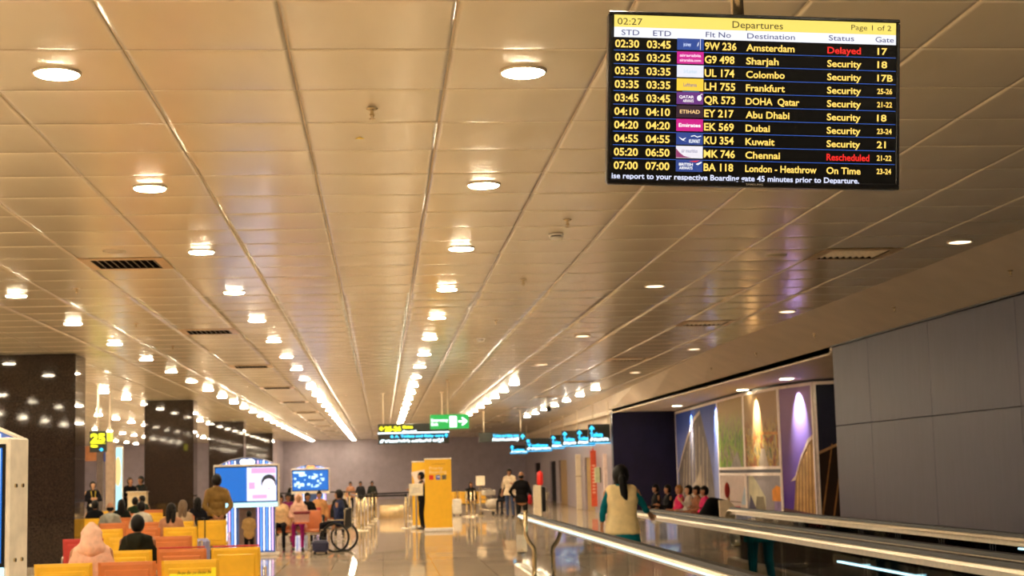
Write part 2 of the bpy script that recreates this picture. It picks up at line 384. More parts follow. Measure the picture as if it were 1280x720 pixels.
ORD = ['first', 'second', 'third', 'fourth', 'fifth', 'sixth', 'seventh', 'eighth', 'ninth', 'tenth', 'eleventh', 'twelfth', 'thirteenth', 'fourteenth', 'fifteenth', 'sixteenth', 'seventeenth', 'eighteenth', 'nineteenth', 'twentieth'] + ['twenty-'+x for x in ('first', 'second', 'third', 'fourth', 'fifth', 'sixth', 'seventh', 'eighth', 'ninth')]
def light(X, Y, lab, grp, dim=False):
    lab = lab[:110]
    if Y > 38 or Y < 6:
        o = bpy.data.objects.new('ceiling_downlight', FM); C.objects.link(o); o.location = (X, Y, CEIL-.003); return tag(o, lab, 'ceiling light', grp)
    t = thing('ceiling_downlight', lab, 'ceiling light', (X, Y, CEIL-.003), 0, grp)
    for me, nm in ((RM, 'ring'), (DDM if dim else DM, 'diffuser')):
        o = bpy.data.objects.new(nm, me); C.objects.link(o); o.parent = t
rows_ = [(.868, 0, 19, 'bright row down to the green exit sign'), (-1.832, 0, 26, 'bright row left of the exit sign row'),
         (-4.533, 3, 26, 'row beside the granite columns'), (-7.234, 6, 25, 'first row behind the columns'),
         (-9.935, 8, 25, 'second row behind the columns'), (-12.636, 10, 25, 'third row behind the columns'), (-15.337, 13, 25, 'fourth row behind the columns')]
for X, k0_, k1_, desc in rows_:
    for n__, k in enumerate(range(k0_, k1_+1)):
        Y = 8.881+3.6012*k
        if any(abs(X-cx) < .9 and abs(Y-cy) < .8 for cx, cy in ((-6.33, 29.4), (-6.25, 47), (-6.4, 65.5), (-6.45, 83.4))): continue
        light(X, Y, 'round ceiling downlight, %s from camera in %s' % (ORD[n__], desc), 'lit downlights in the '+desc)
for X, k0_, desc in ((3.569, 9, 'short lit row above the signs'), (6.27, 10, 'short lit row by the soffit')):
    for n__, k in enumerate(range(k0_, 17)):
        light(X, 8.881+3.6012*k, 'round ceiling downlight, %s from camera in %s' % (ORD[n__], desc), 'lit downlights in the '+desc)
for X, Y, lab in ((3.569, 12.5, 'hidden behind the departures board'), (3.569, 19.7, 'right of the smoke detector'), (3.569, 27, 'second dim one right of the smoke detector'), (3.569, 34.2, 'small one farthest along its row'),
                  (6.27, 16.08, 'nearest, beside the soffit at the right edge'), (6.27, 23.28, 'second along the soffit'), (6.27, 30.48, 'third along the soffit'), (6.27, 37.7, 'fourth along the soffit')):
    light(X, Y, 'dim round ceiling downlight, '+lab, 'dim downlights at right', True)
for r_, X in enumerate((-15.337, -12.636, -9.935, -7.234, -4.533, -1.832, .868, 3.569, 6.27)):
    for k in range(-4, {-15.337: 12, -12.636: 9, -9.935: 7, -7.234: 5, -4.533: 2, -1.832: -1, .868: -1, 3.569: -1, 6.27: -3}[X]+1):
        light(X, 8.881+3.6012*k, 'round ceiling downlight outside the frame, %s in the %s row from the left wall' % (ORD[k+4], ORD[r_]), 'downlights outside the frame')
# square recess lights + their beams washing the mural
RL = emat('recess_lamp', (1, .92, .6), 9)
for px, py, lab in ((851, 507, 'farthest'), (934, 487, 'middle'), (990, 473, 'nearest')):
    p = atZ(px, py, 3.475)
    t = thing('recess_light', 'small warm recess light above the mural, %s of the three' % lab, 'ceiling light', (p.x-.12, p.y, 3.478), 0, 'recess lights above the mural')
    MB().box((0, 0, -.004), (.30, .30, .012), bev=.003).build('frame', RING, t); MB().box((0, 0, -.013), (.24, .24, .01)).build('lens', RL, t)
for i, (sg, tt) in enumerate([(0, .42), (0, .97), (2, .40), (3, .62)]):
    d = MUR[sg+1]-MUR[sg]; q = MUR[sg]+d*tt; n = Vector((d.y, -d.x)).normalized(); n = n if n.x < 0 else -n
    l = bpy.data.lights.new('mural_spot', 'SPOT'); l.energy = (110, 140, 110, 100)[i]; l.color = ((.8, .85, 1), (1, .9, .7), (1, .85, .6), (.75, .8, 1))[i]; l.spot_size = 1.0; l.spot_blend = 1; l.shadow_soft_size = .02
    o = bpy.data.objects.new('mural_spot', l); C.objects.link(o); o.location = (q.x+n.x*.32, q.y+n.y*.32, 3.44)
    o.rotation_euler = (Vector((q.x, q.y, 2.75))-o.location).to_track_quat('-Z', 'Y').to_euler()

# ------------------------------------------------------------------ air vents, detectors, sprinklers
vb = MB()
def sqring(b, ro, ri, z0, z1, mi=0):
    P = [(ro, z1), (ri, z0), (ri, z0+.006), (ro, z1+.006)]
    vs = [(sx*r_, sy*r_, z) for r_, z in P for sx, sy in ((-1, -1), (1, -1), (1, 1), (-1, 1))]
    fs = [(j*4+i, ((j+1) % 4)*4+i, ((j+1) % 4)*4+(i+1) % 4, j*4+(i+1) % 4) for j in range(4) for i in range(4)]; b.add(vs, fs, mi)
vsrc = None
VF = mat('vent_frame', (.62, .44, .24), .35, metal=.3)
vlab = []
for k, (x, y) in enumerate(VENTS):
    side = 'left of the lamp rows' if x < 0 else 'right side beneath the departures board'
    lab = 'square four-way ceiling air vent, %s from the camera, %s' % (ORD[k//2], side)
    if y > YF-1: continue
    if vsrc is None:
        t = thing('ceiling_vent', lab, 'air vent', (x, y, CEIL), 0, 'ceiling air vents')
        b = MB(); sqring(b, .445, .34, -.006, -.002); b.build('frame', VF, t)
        b = MB(); b.box((0, 0, .085), (.7, .7, .01))
        for sx, sy in ((1, 0), (-1, 0), (0, 1), (0, -1)): b.box((sx*.345, sy*.345, .04), (.012 if sx else .7, .012 if sy else .7, .085))
        b.build('duct', mat('duct_black', (.004, .004, .004), .8, spec=.1), t)
        for k_ in range(9):
            x_ = -.30+.075*k_; b = MB(); b.box((0, 0, 0), (.05, .66, .004), T=Matrix.Translation((x_, 0, .020)) @ Matrix.Rotation(.75, 4, 'Y')); b.build('vane', mat('vent_vane', (.7, .6, .45), .4), t)
        vsrc = t
    else:
        t = copy_tree(vsrc); t.location = (x, y, CEIL); tag(t, lab, 'air vent', 'ceiling air vents')
def sprinkler(px, py, z, lab, src=[None]):
    p = atZ(px, py, z) if z else None
    return p
spr = thing('sprinkler', 'brass ceiling sprinkler just above the smoke detector', 'sprinkler', (1.78, 14.3, CEIL-.005), 0, 'ceiling sprinklers')
MB().cyl((0, 0, 0), (0, 0, -.008), .04, .03, 14).build('plate', BRASS, spr)
b = MB(); b.cyl((0, 0, 0), (0, 0, -.05), .011); b.tube([(0, 0, -.02), (.016, 0, -.04), (0, 0, -.065)], .003, 5); b.tube([(0, 0, -.02), (-.016, 0, -.04), (0, 0, -.065)], .003, 5); b.cyl((0, 0, -.065), (0, 0, -.068), .02)
b.build('head', BRASS, spr)
for px, py, lab in ((654, 349, 'second in the row right of the lamps'), (620, 400, 'third in the row right of the lamps'), (96, 360, 'left, above the second small lamp'), (170, 404, 'left of the round lamps near the first column'), (216, 432, 'above the lamps before the second column'), (465, 135, 'beside a yellow sticker at upper centre')):
    p = atZ(px, py, CEIL); t = copy_tree(spr); t.location = (p.x, p.y, CEIL-.005); tag(t, 'ceiling sprinkler, '+lab, 'sprinkler', 'ceiling sprinklers')
for k, (px, py) in enumerate(((1263, 338), (1118, 384), (1018, 417), (945, 441), (889, 458))):
    # on the sloping soffit: step along the ray until the soffit plane
    d = ray(px, py); best = None
    s_ = 5
    while s_ < 70:
        q = CAM+d*s_
        zz = CEIL-(q.x-edgeX(q.y))/(7.6-edgeX(q.y))*(CEIL-3.58)
        if q.z >= zz: break
        s_ += .05
    t = copy_tree(spr); t.location = (q.x, q.y, q.z-.002); tag(t, 'soffit sprinkler, %s from the right edge of the frame' % ORD[k], 'sprinkler', 'soffit sprinklers')
MB().poly([(-.03, 0), (.03, 0), (0, .05)], t=.002, T=Matrix.Translation((-.12, 10.7, CEIL-.004)) @ Matrix.Rotation(PI/2, 4, 'X')).build('warning_sticker', mat('yellow_sticker', (.8, .6, .03), .5), None)
tag(bpy.data.objects['warning_sticker'], 'small yellow triangular sticker on a ceiling tile at upper centre', 'sticker')
def detector(px, py, lab):
    p = atZ(px, py, CEIL); t = thing('smoke_detector', lab, 'smoke detector', (p.x, p.y, CEIL-.004), 0, 'smoke detectors')
    MB().cyl((0, 0, 0), (0, 0, -.02), .075, .072, 20).build('base', WHITE, t, True); MB().cyl((0, 0, -.02), (0, 0, -.032), .055, .055, 20).build('sensing_chamber', BLACK, t)
    MB().cyl((0, 0, -.032), (0, 0, -.055), .068, .05, 20).build('cover', WHITE, t, True)
detector(695, 292, 'white smoke detector hanging from the ceiling left of the departures board corner'); detector(601, 423, 'smaller smoke detector over the middle of the hall')
for px, py, lab in ((143, 314, 'left, just beyond the near air vent'), (971, 319, 'right, beside the right air vent')):
    p = atZ(px, py, CEIL); t = thing('ceiling_speaker', 'flat round ceiling speaker, '+lab, 'speaker', (p.x, p.y, CEIL-.003), 0, 'ceiling speakers')
    MB().cyl((0, 0, .002), (0, 0, -.006), .12, .115, 24).build('rim', TILE, t); MB().cyl((0, 0, -.006), (0, 0, -.009), .1, .1, 24).build('grille', mat('speaker_grille', (.5, .42, .3), .5), t)
p = atY(686, 511, 50); t = thing('security_camera', 'black dome camera on a ceiling pole above the sign row', 'camera', (p.x, p.y, CEIL))
hz = p.z-CEIL
MB().cyl((-.1, 0, 0), (-.1, 0, hz+.02), .015).build('pole', CREAM, t); MB().box((-.05, 0, hz+.02), (.3, .12, .05), bev=.01).build('bracket', CREAM, t); b = MB(); b.ell((0, 0, hz), (.09, .09, .09)); b.build('dome', BLACK, t, True)

# ------------------------------------------------------------------ departures board
tvm = Vector((1.3228, 5.2096, 2.8888)); ti, ro = -.0945, -.0308
a0 = Vector((1, 0, 0)); up = Vector((0, math.sin(ti), math.cos(ti)))
ax = a0*math.cos(ro)+up*math.sin(ro); uz = -a0*math.sin(ro)+up*math.cos(ro); yy = uz.cross(ax)
MT = Matrix((ax, yy, uz)).transposed().to_4x4(); MT.translation = tvm
board = thing('departures_board', 'black-framed flight departures screen hanging from the ceiling at upper right', 'display')
board.matrix_world = MT
BW, BH = 1.04, .6044
MB().box((0, .032, 0), (BW, .055, BH), bev=.01).build('housing', mat('board_black', (.004, .0035, .0035), .28, noise=.05, spec=.3), board)
b = MB(); t_ = .013
b.box((0, .002, BH/2-t_/2), (BW, .012, t_), bev=.003); b.box((0, .002, -BH/2+.008), (BW, .012, .016), bev=.003)
b.box((-BW/2+t_/2, .002, 0), (t_, .012, BH-.03), bev=.003); b.box((BW/2-t_/2, .002, 0), (t_, .012, BH-.03), bev=.003)
b.build('bezel', mat('bezel_gloss', (.004, .0035, .0035), .2, noise=.03, spec=.3), board)
bev_ = MB(); lettering('SAMSUNG', -.03, .03, -BH/2+.008, .007, mat('grey_print', (.35, .32, .28), .5), board, 'maker_lettering', y=-.0055)
YB = .003
MB().box((0, .004, .004), (BW-.024, .003, BH-.034)).build('screen', mat('screen_black', (.0015, .0015, .002), .35, noise=.0, spec=.12), board)
def u2x(px): return ((px-33)/1092-.5)*BW
def v2z(v): return (.5-v)*BH
SX0, SX1 = u2x(53), u2x(1110)
def band(name, v0, v1, x0, x1, M, y=.0018): return MB().box(((x0+x1)/2, y, v2z((v0+v1)/2)), (x1-x0, .001, abs(v1-v0)*BH)).build(name, M, board)
YEL = emat('screen_yellow', (1, .80, .16), .42); SWH = emat('screen_white', (.86, .90, 1), .46); SBL = emat('screen_row_line', (.02, .12, .60), .42)
TXY = emat('screen_amber_text', (1, .66, .13), .52); TXR = emat('screen_red_text', (1, .012, .012), .42); TXB = emat('screen_blue_text', (.035, .04, .30), .2); TXD = emat('screen_dark_text', (.07, .035, .0), .1); TXW = emat('screen_pale_text', (.68, .74, 1), .5)
band('title_band', .020, .092, SX0, SX1, YEL); band('column_band', .092, .150, SX0, SX1, SWH)
TY = .0008
def tx(s, p0, p1, v, h, M, name='lettering', bold=.012): lettering(s, u2x(p0), u2x(p1), v2z(v), h, M, board, name, y=TY, bold=bold)
tx('02:27', 65, 157, .058, .024, TXD, 'title_lettering', .0); tx('Departures', 492, 682, .057, .025, TXD, 'title_lettering', .004); tx('Page 1 of 2', 940, 1092, .052, .019, TXD, 'title_lettering', .002)
for s, p0, p1, v in (('STD', 80, 146, .122), ('ETD', 197, 264, .122), ('Flt No', 393, 487, .120), ('Destination', 548, 727, .121), ('Status', 855, 951, .118), ('Gate', 1032, 1102, .120)):
    tx(s, p0, p1, v, .0195, TXB, 'column_lettering', .004)
ROWS = [('02:30', '03:45', '9W 236', 508, 'Amsterdam', 726, 'Delayed', 977, '17', 1077), ('03:25', '03:25', 'G9 498', 501, 'Sharjah', 667, 'Security', 979, '18', 1077),
        ('03:35', '03:35', 'UL 174', 501, 'Colombo', 690, 'Security', 979, '17B', 1099), ('03:35', '03:35', 'LH 755', 505, 'Frankfurt', 691, 'Security', 979, '25-26', 1097),
        ('03:45', '03:45', 'QR 573', 505, 'DOHA  Qatar', 746, 'Security', 979, '21-22', 1097), ('04:10', '04:10', 'EY 217', 500, 'Abu Dhabi', 709, 'Security', 978, '18', 1076),
        ('04:20', '04:20', 'EK 569', 501, 'Dubai', 636, 'Security', 978, '23-24', 1096), ('04:55', '04:55', 'KU 354', 501, 'Kuwait', 654, 'Security', 977, '21', 1074),
        ('05:20', '06:50', 'MK 746', 506, 'Chennai', 675, 'Rescheduled', 1012, '21-22', 1096), ('07:00', '07:00', 'BA 118', 500, 'London - Heathrow', 813, 'On Time', 979, '23-24', 1095)]
for i, (s1, s2, s3, e3, s4, e4, s5, e5, s6, e6) in enumerate(ROWS):
    v = .187+i*.0782
    tx(s1, 57, 146, v, .0265, TXY, 'time_lettering', .022); tx(s2, 174, 263, v, .0265, TXY, 'time_lettering', .022)
    tx(s3, 390, e3, v-.0, .0265, TXY, 'flight_lettering', .022); tx(s4, 545, e4, v+.002, .0245, TXY, 'city_lettering', .02)
    tx(s5, 850, e5, v+.003, .024, TXR if s5 in ('Delayed', 'Rescheduled') else TXY, 'status_lettering', .02)
    g = len(s6) > 3; tx(s6, 1040, e6, v+.002, .019 if g else .024, TXY, 'gate_lettering', .02)
    if i: band('row_line', v-.0405, v-.0375, SX0, SX1, SBL)
tx('ise report to your respective Boarding gate 45 minutes prior to Departure.', 50, 974, .951, .0195, TXW, 'ticker_lettering', .02)
LG = [((.01, .06, .32), [('jet airways', .28, .5, (.6, .7, 1))]), ((.62, .0, .28), [('airarabia', .8, .7, (1, .75, .9)), ('airarabia.com', .8, .3, (1, .75, .9))]), ((.82, .86, 1), [('SriLankan', .5, .5, (.5, .65, .8))]), ((1, .66, .05), [('Lufthansa', .5, .5, (.25, .2, .25))]),
      ((.13, .02, .22), [('QATAR', .55, .6, (1, 1, 1)), ('AIRWAYS', .4, .28, (.8, .8, 1))]), ((.02, .0, .02), [('ETIHAD', .75, .5, (.9, .6, .25))]), ((.62, .0, .25), [('Emirates', .82, .5, (1, 1, 1))]), ((.01, .05, .28), [('KUWAIT', .42, .3, (.9, .95, 1))]),
      ((.85, .85, .95), [('air mauritius', .6, .62, (.3, .3, .45))]), ((.01, .05, .28), [('BRITISH', .52, .6, (1, 1, 1)), ('AIRWAYS', .5, .3, (1, 1, 1))])]
for i, (bg, ls) in enumerate(LG):
    v = .187+i*.0782; x0, x1 = u2x(287), u2x(386); zc = v2z(v-.006); hh = .0425 if i != 0 else .040
    lo = MB().box(((x0+x1)/2, .0014, zc), (x1-x0, .001, hh)).build('airline_logo', emat('logo_ground_%d' % i, bg, .42), board)
    for s, wf_, vf, cc in ls:
        xc = (x0+x1)/2; ww = (x1-x0)*wf_*.5
        if i == 0: xc -= .012
        if i == 4: xc -= .012 if s == 'QATAR' else .006
        if i == 7: xc += .018
        if i == 9: xc -= .012
        lettering(s, xc-ww, xc+ww, zc-hh/2+hh*vf, (.013 if len(ls) == 1 else .010), emat('logo_text_%d' % i, cc, .5), lo, 'logo_lettering', y=TY, bold=.02)
    mk = MB(); mx_ = (x0+x1)/2; WM = emat('logo_mark_white', (1, 1, 1), .5)
    if i == 0:
        mk.poly([(x1-.024, zc-.008), (x1-.020, zc+.006), (x1-.017, zc+.010), (x1-.02, zc-.004)], TY, .0004); mk.poly([(x1-.013, zc-.019), (x1-.0115, zc-.019), (x1-.0115, zc+.019), (x1-.013, zc+.019)], TY, .0004); mk.build('logo_mark', WM, lo)
    if i == 4:
        mk.ell((x1-.014, TY, zc+.001), (.008, .0004, .010)); mk.tube([(x1-.011, TY, zc+.010), (x1-.006, TY, zc+.015), (x1-.002, TY, zc+.013)], .0012, 5); mk.build('logo_mark', WM, lo)
    if i == 7:
        mk.poly([(x0+.008, zc+.006), (x0+.022, zc-.002), (x0+.036, zc+.004), (x0+.026, zc-.006), (x0+.036, zc-.010), (x0+.020, zc-.006)], TY, .0004); mk.tube([(x1-.042, TY, zc+.008), (x1-.03, TY, zc+.011), (x1-.02, TY, zc+.006), (x1-.006, TY, zc+.010)], .0014, 5); mk.build('logo_mark', WM, lo)
    if i == 8:
        mk.poly([(x0, zc-.02), (x0+.055, zc-.020), (x0+.028, zc-.014), (x0+.012, zc-.002), (x0, zc+.012)], TY, .0004); mk.build('logo_mark', emat('logo_plum', (.30, .03, .16), .4), lo)
    if i == 9:
        mk.poly([(x1-.024, zc+.006), (x1-.005, zc+.014), (x1-.003, zc+.011), (x1-.017, zc+.002)], TY, .0004); mk.build('logo_mark', WM, lo)
        MB().poly([(x0+.045, zc+.015), (x1-.01, zc+.019), (x1-.024, zc+.012)], TY, .0004).build('logo_mark', emat('logo_red', (.8, .02, .02), .5), lo)
    if i == 3: MB().poly([(x0+.02, zc-.026), (x1-.014, zc-.026), (x1-.014, zc-.021), (x0+.02, zc-.021)], TY, .0004).build('logo_mark', emat('logo_teal', (.01, .12, .3), .4), lo)
pl = MB(); pq = MT.inverted() @ (tvm+Vector((-.045, .06, 1.08)))
pl.cyl((-.045, .06, .22), pq, .0235, n=20); pl.build('pole', BRASS, board, True)
MB().box((-.045, .065, .1), (.30, .03, .3), bev=.005).build('mount_plate', BLACK, board)
b = MB(); b.cyl(pq-Vector((0, 0, .012)), pq, .06, n=20); b.build('ceiling_flange', BRASS, board)

# ------------------------------------------------------------------ hanging signs
SG = mat('sign_black', (.02, .025, .02), .35); CY = emat('sign_cyan', (.03, .50, .95), 1.5); SW_ = emat('sign_white', (.75, .95, 1), 1.7); GY = emat('sign_yellow', (.95, .9, .01), 1.3)
def arrow(b, x, z, s, dirn, y=-.004):
    pts = [(-.5, -.09), (.05, -.09), (-.18, -.42), (.02, -.42), (.5, 0), (.02, .42), (-.18, .42), (.05, .09), (-.5, .09)]
    ca, sa = math.cos(dirn), math.sin(dirn)
    b.poly([(x+s*(p[0]*ca-p[1]*sa), z+s*(p[0]*sa+p[1]*ca)) for p in pts], y, .002)
def signbox(name, label, px0, py0, px1, py1, Y, M, poles=(), rz=0, cat='sign', grp=None, dep=.12):
    A = atY(px0, py0, Y); B = atY(px1, py1, Y); w_ = B.x-A.x; h_ = A.z-B.z
    t = thing(name, label, cat, ((A.x+B.x)/2, Y, (A.z+B.z)/2), rz, grp)
    MB().box((0, dep/2, 0), (w_, dep, h_), bev=.008).build('panel', M, t)
    for q in poles:
        X = atY(q, py0, Y).x-(A.x+B.x)/2
        MB().cyl((X, dep/2, h_/2-.02), (X, dep/2, CEIL-(A.z+B.z)/2), .022, n=10).build('pole', CREAM, t, True)
        MB().cyl((X, dep/2, CEIL-(A.z+B.z)/2-.02), (X, dep/2, CEIL-(A.z+B.z)/2), .06, n=12).build('flange', CREAM, t)
    return t, w_, h_
KN1, KN2 = 'ಶೌಚಾಲಯಗಳು', 'ಮಗುವಿನ ಆರೈಕೆ'
GREEN = emat('exit_green', (.02, .40, .07), .55); EW = emat('exit_white', (.8, 1, .9), 1.3)
t, w_, h_ = signbox('exit_sign', 'green emergency exit sign with running man and right arrow, on one pole', 537.5, 518.5, 586.5, 535.5, 39.3, GREEN, (560,))
lettering('Emergency', -w_/2+.03, -w_*.04, h_*.12, .075, EW, t, y=-.004, bold=.02); lettering('Exit', -w_/2+.03, -w_*.30, -h_*.16, .075, EW, t, y=-.004, bold=.02)
MB().poly([(w_*.0, -h_*.38), (w_*.18, -h_*.38), (w_*.18, h_*.38), (w_*.0, h_*.38)], -.003, .003).build('pictogram', EW, t)
b = MB(); cx = w_*.09
for q in ([(0, .10), (-.02, .0)], [(-.02, 0), (.04, -.05), (.03, -.11)], [(-.02, 0), (-.05, -.07), (-.09, -.10)], [(0, .08), (.05, .03)], [(0, .08), (-.05, .05)]):
    b.tube([(cx+x*.8, -.006, z*.9) for x, z in q], .010, 5)
b.ell((cx+.008, -.006, .115), (.016, .003, .018)); b.build('running_figure', mat('figure_green', (.01, .12, .04), .5), t)
b = MB(); arrow(b, w_*.345, 0, w_*.24, 0); b.build('arrow', EW, t)
t, w_, h_ = signbox('gate_sign', 'black gates 25-26 sign with yellow left arrow, above the blue toilets sign', 472.5, 530.5, 561.5, 540.6, 45, SG, (479, 553))
b = MB(); arrow(b, -w_/2+.10, h_*.05, .15, PI); b.build('arrow', GY, t)
lettering('25-26', -w_/2+.19, -w_/2+.66, h_*.02, .135, GY, t, y=-.004, bold=.04); lettering('Gates', -w_/2+.70, -w_/2+1.0, h_*.18, .08, GY, t, y=-.004, bold=.03); lettering('ಗೇಟ್ಸ್', -w_/2+.70, -w_/2+1.12, -h_*.30, .055, SW_, t, y=-.004, bold=.03)
t, w_, h_ = signbox('toilet_sign', 'wide blue and white toilets and baby care sign under the gates sign', 472.5, 541.0, 561.5, 553.5, 45, SG)
MB().box((0, .0, h_/2-.02), (w_, .012, .03)).build('lit_edge', SW_, t)
lettering('& A. Toilets and Baby care', -w_/2+.36, w_/2-.16, h_*.16, .075, CY, t, y=-.004, bold=.03); lettering(KN1+' '+KN2, -w_/2+.05, w_/2-.16, -h_*.24, .075, SW_, t, y=-.004, bold=.035)
b = MB(); arrow(b, w_/2-.08, .05, .12, PI/2); b.build('arrow', CY, t)
t, w_, h_ = signbox('toilet_sign', 'black sign with blue up arrow on two poles, centre right', 598.5, 541, 658, 551.5, 60, SG, (605, 651))
lettering('Toilets and Baby care', -w_/2+.55, w_/2-.30, h_*.15, .10, CY, t, y=-.004, bold=.03); lettering(KN1+' '+KN2, -w_/2+.52, w_/2-.30, -h_*.25, .10, SW_, t, y=-.004, bold=.035)
b = MB(); arrow(b, w_/2-.14, .0, .2, PI/2); b.build('arrow', CY, t)
for k, (x0, x1, y0, y1, Y, lab) in enumerate(((735, 763, 530.5, 553, 51.2, 'nearest, against the navy wall'), (720, 744, 537, 556, 55, 'second from the navy wall'), (702, 724, 538.5, 557, 60, 'third from the navy wall'),
                                        (688, 706, 544, 560, 66, 'fourth from the navy wall'), (657, 690, 548, 563, 71, 'fifth and widest, over the side wall'), (637, 660, 557, 566, 78, 'farthest, at the end of the side row'))):
    t, w_, h_ = signbox('blade_sign', 'black projecting sign with blue arrow and lettering, '+lab, x0, y0, x1, y1, Y, SG, grp='projecting signs along the side wall', dep=.1)
    b = MB(); arrow(b, -w_/2+.12, h_*.27, .2, PI/2 if k != 4 else PI*.75); b.build('arrow', CY, t)
    lettering('Toilets', -w_/2+.06, w_/2-(.18 if k else .25), -h_*.06, h_*.22, CY, t, y=-.004, bold=.03); lettering(KN1, -w_/2+.06, w_/2-.06, -h_*.32, h_*.16, SW_, t, y=-.004, bold=.035)
    MB().box((0, .05, -h_/2-.008), (w_, .08, .018)).build('lit_edge', CY, t)
    wx = fx(Y)+.05-t.location.x; MB().cyl((w_/2-.05, .05, h_*.35), (w_/2-.05, .05, 3.93-t.location.z), .015).build('bracket', CREAM, t)
# gate 25 signs on the left
t, w_, h_ = signbox('gate_number_sign', 'black sign with a big yellow 25, between the first two columns', 112, 539, 133, 565, 38, SG, (122,))
lettering('25', -w_*.44, w_*.42, h_*.17, h_*.40, GY, t, y=-.004, bold=.05); MB().box((0, -.002, -h_*.09), (w_*.9, .003, .008)).build('divider', GY, t)
lettering('Gate', -w_*.42, -w_*.02, -h_*.20, h_*.12, GY, t, y=-.004, bold=.04); b = MB(); arrow(b, w_*.2, -h_*.38, .1, 0); b.build('arrow', CY, t)
A = atY(137, 540, 39); t = thing('gate_number_plate', 'thin yellow lit sign edge right of the big 25', 'sign', (A.x, 39, A.z-.11)); MB().box((0, 0, 0), (.09, .3, .22)).build('panel', GY, t); MB().cyl((0, 0, .1), (0, 0, CEIL-A.z+.11), .015).build('pole', CREAM, t)

# ------------------------------------------------------------------ mural panels
def mural_panel(k0, k1, z0, z1, M, name, label, arts):
    p0, p1 = MUR[k0], MUR[k1]; d = p1-p0; L = d.length; a_ = math.atan2(d.y, d.x); nx = Vector((math.sin(a_), -math.cos(a_)))
    if nx.dot(-p0) < 0: nx = -nx
    # local x along p0->p1, local -y towards the hall
    t = thing(name, label, 'mural', (p0.x, p0.y, 0)); t.rotation_euler = (0, 0, a_)
    s = -1 if (Matrix.Rotation(a_, 3, 'Z') @ Vector((0, -1, 0))).dot(Vector((-p0.x, -p0.y, 0))) > 0 else 1
    b = MB(); b.box((L/2, s*.02, (z0+z1)/2), (L-.05, .03, z1-z0)); b.build('print', M, t)
    fr = MB()
    for c_, d_3 in (((L/2, s*.025, z1-.035), (L-.02, .05, .07)), ((L/2, s*.025, z0+.035), (L-.02, .05, .07)), ((.035, s*.025, (z0+z1)/2), (.06, .05, z1-z0)), ((L-.035, s*.025, (z0+z1)/2), (.06, .05, z1-z0))): fr.box(c_, d_3)
    if arts is not None: fr.build('frame', mat('mural_frame', (.9, .78, .72), .5), t)
    for i, (pts, cc, nm) in enumerate(arts or []):
        q = [(x*L, z0+v*(z1-z0)) for x, v in pts]; b = MB(); b.poly(q, s*(.038+.0012*i), .001 if s < 0 else -.001); b.build(nm, mat('print_%s_%d' % (name, abs(hash((nm, cc))) % 9999), cc, .55, noise=.12, nscale=3, spec=.1), t)
    return t, L, s
def sky(name, c0, c1, z0, z1):
    M = mat(name, c0, .55, noise=0, spec=.1); nt = M.node_tree; tc = nt.nodes.new('ShaderNodeTexCoord'); sp = nt.nodes.new('ShaderNodeSeparateXYZ'); mr = nt.nodes.new('ShaderNodeMapRange'); r = nt.nodes.new('ShaderNodeValToRGB')
    mr.inputs[1].default_value = z0; mr.inputs[2].default_value = z1; r.color_ramp.elements[0].color = (*c0, 1); r.color_ramp.elements[1].color = (*c1, 1)
    n = nt.nodes.new('ShaderNodeTexNoise'); n.inputs['Scale'].default_value = .9; n.inputs['Detail'].default_value = 4; ad = nt.nodes.new('ShaderNodeMath'); ad.operation = 'MULTIPLY_ADD'; ad.inputs[1].default_value = .5
    sb = nt.nodes.new('ShaderNodeMath'); sb.operation = 'SUBTRACT'; sb.inputs[1].default_value = .25
    nt.links.new(tc.outputs['Object'], sp.inputs[0]); nt.links.new(tc.outputs['Object'], n.inputs['Vector']); nt.links.new(sp.outputs[2], mr.inputs[0]); nt.links.new(n.outputs['Fac'], ad.inputs[0]); nt.links.new(mr.outputs[0], ad.inputs[2]); nt.links.new(ad.outputs[0], sb.inputs[0]); nt.links.new(sb.outputs[0], r.inputs[0])
    nt.links.new(r.outputs[0], nt.nodes['Principled BSDF'].inputs['Base Color']); return M
G1, G2, G3 = (.13, .11, .11), (.36, .29, .22), (.05, .045, .05)
ribs = [([(.12+.085*k, .06), (.15+.085*k, .06), (.22+.08*k, min(.92, .50+.085*k) if k < 5 else .80-.1*(k-5)), (.20+.08*k, min(.92, .50+.085*k) if k < 5 else .80-.1*(k-5))], (.32, .26, .21), 'painted_rib') for k in range(8)]
mural_panel(0, 1, .3, 3.42, sky('mural_dusk_sky', (.22, .24, .42), (.04, .08, .38), .5, 3.3), 'mural_panel', 'leftmost mural panel showing a tall arched building against blue dusk sky',
    [([(.04, .05), (.9, .05), (.86, .35), (.78, .62), (.64, .93), (.5, .88), (.32, .72), (.14, .5), (.06, .38)], G1, 'painted_building'), ([(.18, .06), (.62, .06), (.62, .45), (.5, .3), (.3, .2)], G2, 'painted_facade'), ([(.0, .02), (1, .02), (1, .1), (.5, .13), (0, .1)], G3, 'painted_trees')] + ribs + [([(.02, .36), (.06, .38), (.14, .52), (.32, .74), (.5, .9), (.64, .95), (.64, .92), (.5, .86), (.32, .70), (.14, .48)], (.6, .5, .42), 'painted_roof_edge')])
random.seed(3)
def blobs(n, pal, y0, y1, w0=.1):
    out = []
    for k in range(n):
        x, v, s = random.uniform(.06, .86), random.uniform(y0, y1), random.uniform(.04, w0)
        out.append(([(x, v), (x+s, v+.01), (x+s*1.1, v+s*.9), (x+s*.4, v+s*1.3), (x-.02, v+s)], random.choice(pal), 'painted_shape'))
    return out
GP = [(.14, .26, .05), (.22, .34, .08), (.34, .34, .16), (.30, .26, .16), (.10, .12, .06)]
OP = [(.5, .22, .05), (.55, .40, .10), (.30, .20, .12), (.16, .12, .08), (.42, .34, .22), (.4, .12, .06)]
